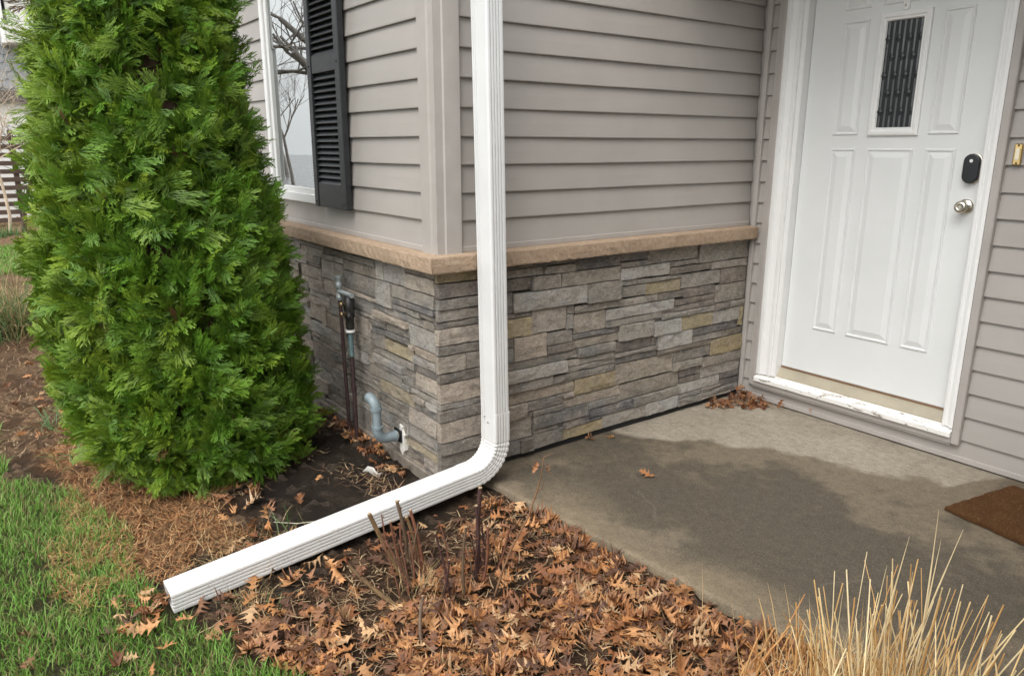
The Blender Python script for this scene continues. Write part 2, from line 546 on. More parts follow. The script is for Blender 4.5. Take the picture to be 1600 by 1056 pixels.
LAWN = [(-30, -1.75), (-6, -1.75), (-3.24, -1.62), (-1.9, -1.66), (-1.45, -1.56), (-1.07, -1.38), (-0.72, -1.31), (-0.32, -1.22), (0.02, -1.22),
        (0.12, -1.16), (0.45, -1.12), (0.72, -0.97), (0.95, -0.82), (1.35, -1.0), (2.2, -1.25), (4, -1.5), (6, -1.6), (6, -8), (-30, -8)]
def lawn_mask(x, y):
    dx = (fbm(x, y, 5, 3) - 0.5) * 0.22; dy = (fbm(x, y, 5, 8) - 0.5) * 0.22
    return in_poly(x + dx, y + dy, LAWN)
def ground_z(x, y):
    x, y = np.asarray(x, float), np.asarray(y, float)
    z = -0.035 + 0.055 * np.clip(y - 0.1, -2.2, 0)
    z = z + 0.03 * np.exp(-(((x + 1.07) / 0.7) ** 2 + ((y + 0.844) / 0.6) ** 2))
    z = z + (fbm(x, y, 4, 1) - 0.5) * 0.035 + (fbm(x, y, 22, 2, 3) - 0.5) * 0.012
    far = sstep(-4, -10, x)
    return np.minimum(z * (1 - far) + far * (-0.09), -0.022)
def gz(x, y): return float(ground_z(x, y))

# far ground
g = MB(); g.add([(-120, -120, -0.24), (120, -120, -0.24), (120, 120, -0.24), (-120, 120, -0.24)], [(0, 1, 2, 3)])
tag(g.build('ground', M['lawn']), kind='structure')

g = MB(); g.add([(-120, -45, -0.055), (60, -45, -0.055), (60, -7.5, -0.055), (-120, -7.5, -0.055)], [(0, 1, 2, 3)])
tag(g.build('road', M['wet_asphalt']), kind='structure')  # unseen; added and widened so the window mirrors paler ground

def build_bed():
    xs = np.concatenate([np.linspace(-30, -8.2, 60), np.arange(-8, -3.2, 0.06), np.arange(-3.2, 3.4, 0.0225), np.linspace(3.45, 8, 20)])
    ys = np.concatenate([np.linspace(-12, -3.2, 24), np.arange(-3, -1.9, 0.05), np.arange(-1.9, 0.36, 0.0225), [0.6, 1.2, 2.4]])
    X, Y = np.meshgrid(xs, ys)
    Z = ground_z(X, Y)
    Z[Y > slab_edge(X) + 0.05] = -0.06
    # small clods
    cl = np.maximum(0, fbm(X, Y, 30, 5, 3) - 0.55) * 0.10
    Z = Z + cl * (~lawn_mask(X, Y))
    n, mm = X.shape
    idx = np.arange(n * mm).reshape(n, mm)
    F = np.stack([idx[:-1, :-1], idx[:-1, 1:], idx[1:, 1:], idx[1:, :-1]], -1).reshape(-1, 4)
    soil = np.array([0.145, 0.11, 0.08]); wet = np.array([0.085, 0.064, 0.048])
    mulch = np.array([0.36, 0.185, 0.085]); pale = np.array([0.50, 0.32, 0.185]); lawn = np.array([0.17, 0.165, 0.07])
    brown = np.array([0.32, 0.19, 0.105])
    def lerp(a, b, t): return a * (1 - t[..., None]) + b * t[..., None]
    c = lerp(soil, wet, sstep(0.4, 0.65, fbm(X, Y, 6, 12)))
    # orange shed needles on the lawn side of the shrub, paler chips farther on
    w = fbm(X, Y, 5, 21) - 0.5
    mm1 = sstep(0.50, 0.24, np.abs((Y + 1.08 + 0.1 * (X + 1)) + w * 0.5)) * sstep(0.15, -0.35, X + w) 
    c = lerp(c, np.broadcast_to(mulch, c.shape), mm1 * 0.9)
    mm2 = sstep(-1.2, -1.9, X + w)
    c = lerp(c, np.broadcast_to(lerp(brown, pale, sstep(0.4, 0.7, fbm(X, Y, 9, 31))), c.shape), mm2)
    mm3 = sstep(0.15, 0.4, X + w * 0.6) * sstep(0.1, -0.05, Y - 0.2)
    c = lerp(c, np.broadcast_to(np.array([0.19, 0.105, 0.058]), c.shape), mm3 * 0.85)
    lm = lawn_mask(X, Y) | ((X < -8.3) & (X > -11.3))
    c[lm] = lawn
    far = (X < -11.3); c[far] = pale * 0.9
    me = np_mesh('planting_bed', np.stack([X, Y, Z], -1).reshape(-1, 3), F, c.reshape(-1, 3), smooth=True)
    tag(link_mesh('planting_bed', me, M['earth']), kind='structure')
build_bed()

def build_slab():
    xs = np.concatenate([np.arange(0.0, 2.3, 0.0065), np.arange(2.3, 2.6, 0.0125), np.linspace(2.65, 5, 24)])
    nt = 220
    T = np.concatenate([np.linspace(0, 1, nt)])
    X, TT = np.meshgrid(xs, T)
    e = slab_edge(X) + (fbm(X, X * 0, 14, 4) - 0.5) * 0.012
    Y = e + (D + 0.02 - e) * TT
    Z = (fbm(X, Y, 3, 40) - 0.5) * 0.006
    Z = Z - 0.010 * sstep(0.012, 0.0, Y - e)            # worn arris
    n, mm = X.shape
    idx = np.arange(n * mm).reshape(n, mm)
    F = np.stack([idx[:-1, :-1], idx[:-1, 1:], idx[1:, 1:], idx[1:, :-1]], -1).reshape(-1, 4)
    wet = np.array([0.172, 0.137, 0.094]); dark = np.array([0.078, 0.065, 0.047]); dry = np.array([0.37, 0.325, 0.258]); sandy = np.array([0.25, 0.195, 0.125])
    def lerp(a, b, t): return a * (1 - t[..., None]) + b * t[..., None]
    w = fbm(X, Y, 2.2, 50) - 0.5; w2 = fbm(X, Y, 7, 51) - 0.5
    c = np.broadcast_to(wet, X.shape + (3,)).copy()
    # dark algae-stained middle
    cx, cy = 1.30, 0.66
    w3 = fbm(X, Y, 16, 52) - 0.5
    dd = np.sqrt(((X - cx) / 1.25) ** 2 + ((Y - cy) / 0.56) ** 2) + w * 1.3 + w2 * 1.5 + w3 * 1.1
    c = lerp(c, dark, sstep(1.30, 0.45, dd) * 0.9)
    c = lerp(c, dark, sstep(0.62, 0.72, fbm(X, Y, 3.1, 57)) * 0.5)
    # sandier strip along the bed
    c = lerp(c, sandy, sstep(0.26, 0.02, Y - e + w * 0.35 + w2 * .1) * sstep(0.1, 0.6, X) * 0.6)
    # dry concrete under the eaves
    yb = np.interp(X, [0.0, 0.10, 0.17, 0.42, 0.67, 1.03, 1.37, 1.50, 2.0], [1.02, 0.98, 1.02, 1.30, 1.46, 1.58, 1.74, 2.08, 2.3])
    s = Y - yb + w * 0.14 + w2 * 0.11 + w3 * 0.06
    c = lerp(c, dry, sstep(-0.025, 0.050, s) * np.clip(0.80 + 0.5 * w + 0.35 * w2 + 0.3 * w3, 0, 1))
    # pale hairline cracks
    def crack(P, wd):
        nonlocal c
        P = np.array(P); best = np.full(X.shape, 9.0)
        ox = w2 * 0.05; oy = (fbm(X, Y, 8, 61) - 0.5) * 0.06
        for (ax, ay), (bx, by) in zip(P[:-1], P[1:]):
            t = np.clip(((X + ox - ax) * (bx - ax) + (Y + oy - ay) * (by - ay)) / ((bx - ax) ** 2 + (by - ay) ** 2), 0, 1)
            best = np.minimum(best, np.hypot(X + ox - ax - t * (bx - ax), Y + oy - ay - t * (by - ay)))
        c = lerp(c, np.array([0.26, 0.23, 0.18]), sstep(wd * 0.5, 0, best) * 0.32 * sstep(0.35, 0.6, fbm(X, Y, 9, 66)))
    crack([(0.12, 0.86), (0.30, 0.78), (0.52, 0.70)], 0.011)
    crack([(0.60, 0.62), (0.74, 0.56), (0.85, 0.44), (1.02, 0.42)], 0.014)
    crack([(1.55, 0.75), (1.48, 0.60), (1.62, 0.48)], 0.010)
    crack([(1.85, 1.0), (2.0, 0.8), (1.9, 0.62), (2.05, 0.45)], 0.011)
    v = np.stack([X, Y, Z], -1).reshape(-1, 3)
    # front face and apron below
    fr = v.reshape(n, mm, 3)[0].copy(); fr[:, 2] = -0.16
    nb = len(v); v = np.concatenate([v, fr])
    k = np.arange(mm - 1)
    F2 = np.stack([nb + k, nb + k + 1, k + 1, k], -1)
    cols = np.concatenate([c.reshape(-1, 3), np.tile(np.array([[0.16, 0.125, 0.085]]), (mm, 1))])
    me = np_mesh('entry_slab', v, np.concatenate([F, F2]), cols)
    tag(link_mesh('entry_slab', me, M['concrete']), kind='structure')
build_slab()

# ================================================================== HOUSE
house = empty('house', (0, 0, 0), 'grey vinyl-sided house with stone veneer base and white front door', 'house')

def board(par, axis, a0, a1, k, off0, sgn, name='siding_board', z0=None, z1=None):
    """one clapboard: axis 'x' (front or door wall, outward = sgn*y) or 'y' (side wall, outward = +x)"""
    zb = ZK + k * EX if z0 is None else z0
    zt = (zb + EX + 0.010) if z1 is None else z1
    n = max(2, int(abs(a1 - a0) / 0.35) + 1)
    wob = [random.uniform(-0.0017, 0.0017) for _ in range(n)]
    dz = [random.uniform(-0.0012, 0.0012) for _ in range(n)]
    lean = 0.0145 * (zt - zb) / (EX + 0.01)
    def ring(i):
        a = a0 + (a1 - a0) * i / (n - 1)
        pr = [(-0.0162, zb + dz[i]), (wob[i], zb + dz[i]), (wob[i] + 0.0008, zb + 0.004 + dz[i]),
              (wob[i] * 0.4 - lean * 0.40 + 0.0006, zb + (zt - zb) * 0.45), (-lean, zt), (-0.0165, zt)]
        if axis == 'x': return [Vector((a, off0 + sgn * o, z)) for o, z in pr]
        return [Vector((off0 + sgn * o, a, z)) for o, z in pr]
    b = MB(); b.extrude(ring, n)
    c = ring(0)[1].lerp(ring(n - 1)[1], 0.5)
    return b.build(name, M['siding'], par, at=c)

# ---- sheathing behind the boards
def wall_part(name, x0, x1, y0, y1, z0, z1, mat='trim'):
    b = MB(); b.box(x0, x1, y0, y1, z0, z1)
    return b.build(name, M[mat], house)
KTOP = 11
WX0, WX1, WZ0, WZ1 = -1.945, -1.222, 1.14, 2.56      # window opening
# front wing wall (plane y=0), side wall (plane x=0), door wall (plane y=D)
b = MB()
b.box(-6, WX0, 0.017, 0.14, 1.0, 2.94); b.box(WX1, -0.017, 0.017, 0.14, 1.0, 2.94)
b.box(WX0, WX1, 0.017, 0.14, 1.0, WZ0); b.box(WX0, WX1, 0.017, 0.14, WZ1, 2.94)
front_wall = b.build('front_wall', M['trim'], house)
side_wall = wall_part('side_wall', -0.14, -0.0175, 0.017, D + 0.1, 1.0, 2.94)
b = MB()
b.box(-0.0165, 0.2399, D + 0.017, D + 0.14, -0.02, 2.94); b.box(1.1882, 5.2, D + 0.017, D + 0.14, -0.02, 2.94)
b.box(0.240, 1.188, D + 0.017, D + 0.14, -0.02, 0.11); b.box(0.240, 1.188, D + 0.017, D + 0.14, 2.29, 2.94)
door_wall = b.build('door_wall', M['trim'], house)
ORIGIN['front_wall'] = ORIGIN['side_wall'] = ORIGIN['door_wall'] = Vector((0, 0, 0))

for k in range(-4, KTOP):
    zc = ZK + k * EX
    if zc + EX < WZ0 or zc > WZ1:
        board(front_wall, 'x', -0.1, -6.0, k, 0.0, -1)
    else:
        board(front_wall, 'x', -0.1, WX1 + 0.004, k, 0.0, -1)
        board(front_wall, 'x', WX0 - 0.004, -6.0, k, 0.0, -1)
    board(side_wall, 'y', 0.1, D - 0.002, k, 0.0, 1)
for k in range(-12, KTOP):
    board(door_wall, 'x', 0.052, 0.098, k, D, -1)
    board(door_wall, 'x', 1.27, 5.2, k, D, -1)
# lowest wide panel under the door
board(door_wall, 'x', 0.03, 1.27, -13, D, -1, z0=0.012, z1=0.1134)
board(door_wall, 'x', 1.2702, 5.2, -13, D, -1, z0=0.012, z1=0.1234)
b = MB(); b.box(0.03, 5.2, D - 0.006, D + 0.01, 0.008, 0.034, 0.002)
b.build('starter_strip', M['trim'], house)
b = MB(); b.box(-6, -0.1, -0.006, 0.012, 1.010, 1.034, 0.002)
b.build('starter_strip', M['trim'], house)
b = MB(); b.box(-0.012, 0.006, 0.104, D - 0.004, 1.010, 1.034, 0.002)
b.build('starter_strip', M['trim'], house)

# box added outside the frame, cuts the side light on the entry
b = MB(); b.box(3.35, 7.5, -2.6, D - 0.02, -0.15, 2.94)
b.build('light_block_wall', M['siding'], house)
# ---- corner posts and trim
prof = [(-0.106, 0.014), (-0.106, -0.016), (-0.034, -0.016), (-0.029, -0.010), (0.010, -0.010),
        (0.010, 0.026), (0.016, 0.032), (0.016, 0.106), (-0.014, 0.106), (-0.014, 0.014)]
b = MB(); b.extrude(lambda i: [Vector((x, y, (1.008, 2.94)[i])) for x, y in prof], 2)
b.build('corner_post', M['trim'], house)
b = MB(); b.box(0.026, 0.053, D - 0.016, D + 0.012, 0.012, 2.85, 0.003)
b.build('inner_corner_strip', M['trim'], house)
# grey surround of the door
b = MB(); b.box(0.096, 0.124, D - 0.014, D + 0.01, 0.088, 2.36, 0.003); b.box(0.1245, 0.1495, D - 0.026, D + 0.01, 0.1265, 2.33, 0.004)
b.build('door_surround', M['trim'], house)
b = MB(); b.box(1.2405, 1.276, D - 0.026, D + 0.01, 0.090, 2.36, 0.004)
b.build('door_surround', M['trim'], house)
b = MB(); b.box(0.124, 1.240, D - 0.026, D + 0.01, 0.0895, 0.1225, 0.004); b.box(0.124, 1.240, D - 0.020, D + 0.01, 0.080, 0.0892, 0.002)
b.build('door_surround', M['trim'], house)

# ---- stone veneer
SIDE_STONES = """0.302 0.372 0.555 0.6 d; 0.687 0.732 0.67 0.715 d; 0.307 0.372 0.485 0.555 g; 0.687 0.732 0.595 0.67 g; 0.302 0.367 0.715 0.815 p; 0.302 0.472 0.69 0.715 p; 1.512 1.672 0.07 0.1 g; 0.482 0.642 0.105 0.13 d; 0.307 0.407 0.03 0.1 d; 1.027 1.152 0.765 0.795 g; 1.772 1.907 0.55 0.59 p; 0.407 0.482 0.03 0.1 d; 0.117 0.217 0.495 0.575 t; 1.512 1.697 0.16 0.195 d; 1.022 1.222 0.86 0.89 d; 0.837 1.062 0.155 0.195 g; -0.023 0.217 0.33 0.36 g; 1.852 2.042 0.38 0.42 d; 1.387 1.617 0.83 0.86 g; 1.907 2.042 0.55 0.59 g; 1.022 1.222 0.89 0.95 p; 0.482 0.672 0.195 0.225 d; 2.002 2.042 0.43 0.55 y; 0.312 0.577 0.445 0.485 g; 0.567 0.732 0.49 0.53 p; 1.872 2.042 0.125 0.16 p; 0.542 0.727 0.875 0.915 g; 0.312 0.452 0.205 0.275 b; 1.317 1.512 0.66 0.7 d; -0.023 0.207 0.89 0.95 y; -0.023 0.207 0.775 0.825 g; 1.032 1.317 0.66 0.7 g; 0.302 0.542 0.875 0.915 g; -0.023 0.217 0.45 0.495 d; 1.012 1.322 0.36 0.4 g; -0.028 0.207 0.695 0.725 d; 1.512 1.697 0.195 0.245 p; 0.577 0.762 0.445 0.49 g; 1.152 1.482 0.765 0.79 g; 0.727 1.037 0.535 0.565 p; 1.982 2.042 0.03 0.08 g; 1.607 1.852 0.385 0.42 g; 1.157 1.512 0.105 0.155 t; 0.692 1.012 0.375 0.405 g; 0.302 0.477 0.815 0.875 d; 1.442 1.772 0.585 0.615 p; -0.028 0.217 0.275 0.33 d; -0.028 0.177 0.03 0.12 d; -0.023 0.207 0.725 0.775 g; 0.312 0.607 0.335 0.385 g; 0.452 0.672 0.225 0.275 p; -0.023 0.207 0.825 0.89 p; 0.762 1.012 0.44 0.49 g; 1.012 1.322 0.4 0.42 g; 1.512 1.777 0.65 0.705 p; 0.477 0.642 0.805 0.875 g; 0.302 0.727 0.915 0.95 d; 1.872 2.042 0.08 0.125 p; 0.567 0.727 0.53 0.595 g; -0.028 0.212 0.575 0.62 g; 1.457 1.697 0.245 0.295 t; 1.027 1.217 0.705 0.765 t; 0.302 0.472 0.6 0.69 y; 0.732 1.032 0.665 0.705 g; 0.482 0.672 0.03 0.105 g; -0.028 0.117 0.495 0.575 t; 1.512 1.712 0.03 0.07 g; 1.387 1.722 0.79 0.83 d; 1.442 1.777 0.615 0.65 p; 0.312 0.482 0.1 0.205 t; 1.322 1.762 0.36 0.385 d; 0.672 0.937 0.03 0.09 y; 0.842 1.157 0.105 0.155 p; 0.692 1.012 0.405 0.44 g; 0.942 1.347 0.565 0.6 g; 1.722 2.042 0.785 0.83 g; 1.712 1.982 0.05 0.08 g; 1.217 1.482 0.7 0.765 y; 1.282 1.497 0.47 0.55 l; 0.732 1.037 0.49 0.535 t; 0.672 0.842 0.09 0.13 p; 0.727 1.022 0.875 0.95 p; 1.712 1.982 0.03 0.05 l; 0.607 1.012 0.335 0.375 g; -0.023 0.217 0.36 0.45 b; 1.347 1.772 0.55 0.585 g; 1.767 2.002 0.47 0.55 l; -0.028 0.217 0.12 0.18 d; 1.012 1.282 0.42 0.48 p; 1.037 1.282 0.48 0.565 t; -0.028 0.207 0.62 0.695 b; 0.742 1.017 0.25 0.335 y; 1.697 2.042 0.23 0.285 g; 1.497 1.767 0.47 0.55 y; 0.732 0.942 0.565 0.665 t; 0.807 1.027 0.705 0.805 t; 0.482 0.837 0.13 0.195 d; 1.457 1.762 0.295 0.36 d; 1.027 1.387 0.795 0.86 l; 0.372 0.567 0.485 0.6 b; 0.312 0.692 0.385 0.445 l; 1.482 1.807 0.705 0.785 t; 1.222 1.617 0.86 0.95 g; 1.512 1.872 0.1 0.16 l; 0.472 0.687 0.6 0.715 b; 1.807 2.042 0.695 0.785 p; 1.257 1.512 0.03 0.105 w; -0.028 0.222 0.18 0.275 b; 1.322 1.607 0.385 0.47 w; 1.607 2.002 0.42 0.47 p; 0.937 1.257 0.03 0.105 l; 0.642 1.022 0.805 0.875 t; 0.672 1.062 0.195 0.25 b; 0.942 1.442 0.6 0.66 w; 1.697 2.042 0.16 0.23 l; 1.762 2.042 0.285 0.38 y; 1.777 2.042 0.59 0.695 t; 0.312 0.742 0.275 0.335 b; 0.367 0.807 0.715 0.805 l; 1.617 2.042 0.83 0.95 t; 1.017 1.457 0.25 0.36 t; 1.062 1.512 0.155 0.245 t; 0.177 0.307 0.03 0.055 b; 0.177 0.307 0.055 0.09 g; 1.672 1.712 0.07 0.1 g; 1.712 1.872 0.08 0.1 d; 0.177 0.307 0.09 0.12 p; 0.842 0.937 0.09 0.105 p; 0.642 0.672 0.105 0.13 d; 0.217 0.307 0.12 0.18 b; 0.222 0.307 0.18 0.23 g; 0.452 0.482 0.205 0.225 p; 0.222 0.307 0.23 0.28 g; 0.672 0.742 0.25 0.275 b; 0.222 0.307 0.28 0.325 d; 1.697 1.762 0.285 0.295 b; 0.222 0.307 0.325 0.37 g; 0.217 0.307 0.37 0.405 g; 0.607 0.692 0.375 0.385 p; 0.217 0.307 0.405 0.455 g; 1.282 1.322 0.42 0.47 g; 2.002 2.042 0.42 0.43 p; 0.217 0.307 0.455 0.505 g; 1.012 1.037 0.48 0.49 p; 0.217 0.307 0.505 0.555 g; 1.282 1.347 0.55 0.565 d; 0.217 0.302 0.555 0.645 t; 1.347 1.442 0.585 0.6 b; 0.217 0.302 0.645 0.715 d; 1.442 1.512 0.65 0.66 g; 1.777 1.807 0.695 0.705 g; 0.732 0.807 0.705 0.715 g; 0.217 0.302 0.715 0.805 d; 0.217 0.302 0.805 0.83 d; 0.367 0.477 0.805 0.815 g; 0.217 0.302 0.83 0.855 g; 0.217 0.302 0.855 0.925 d; 0.217 0.302 0.925 0.95 t"""
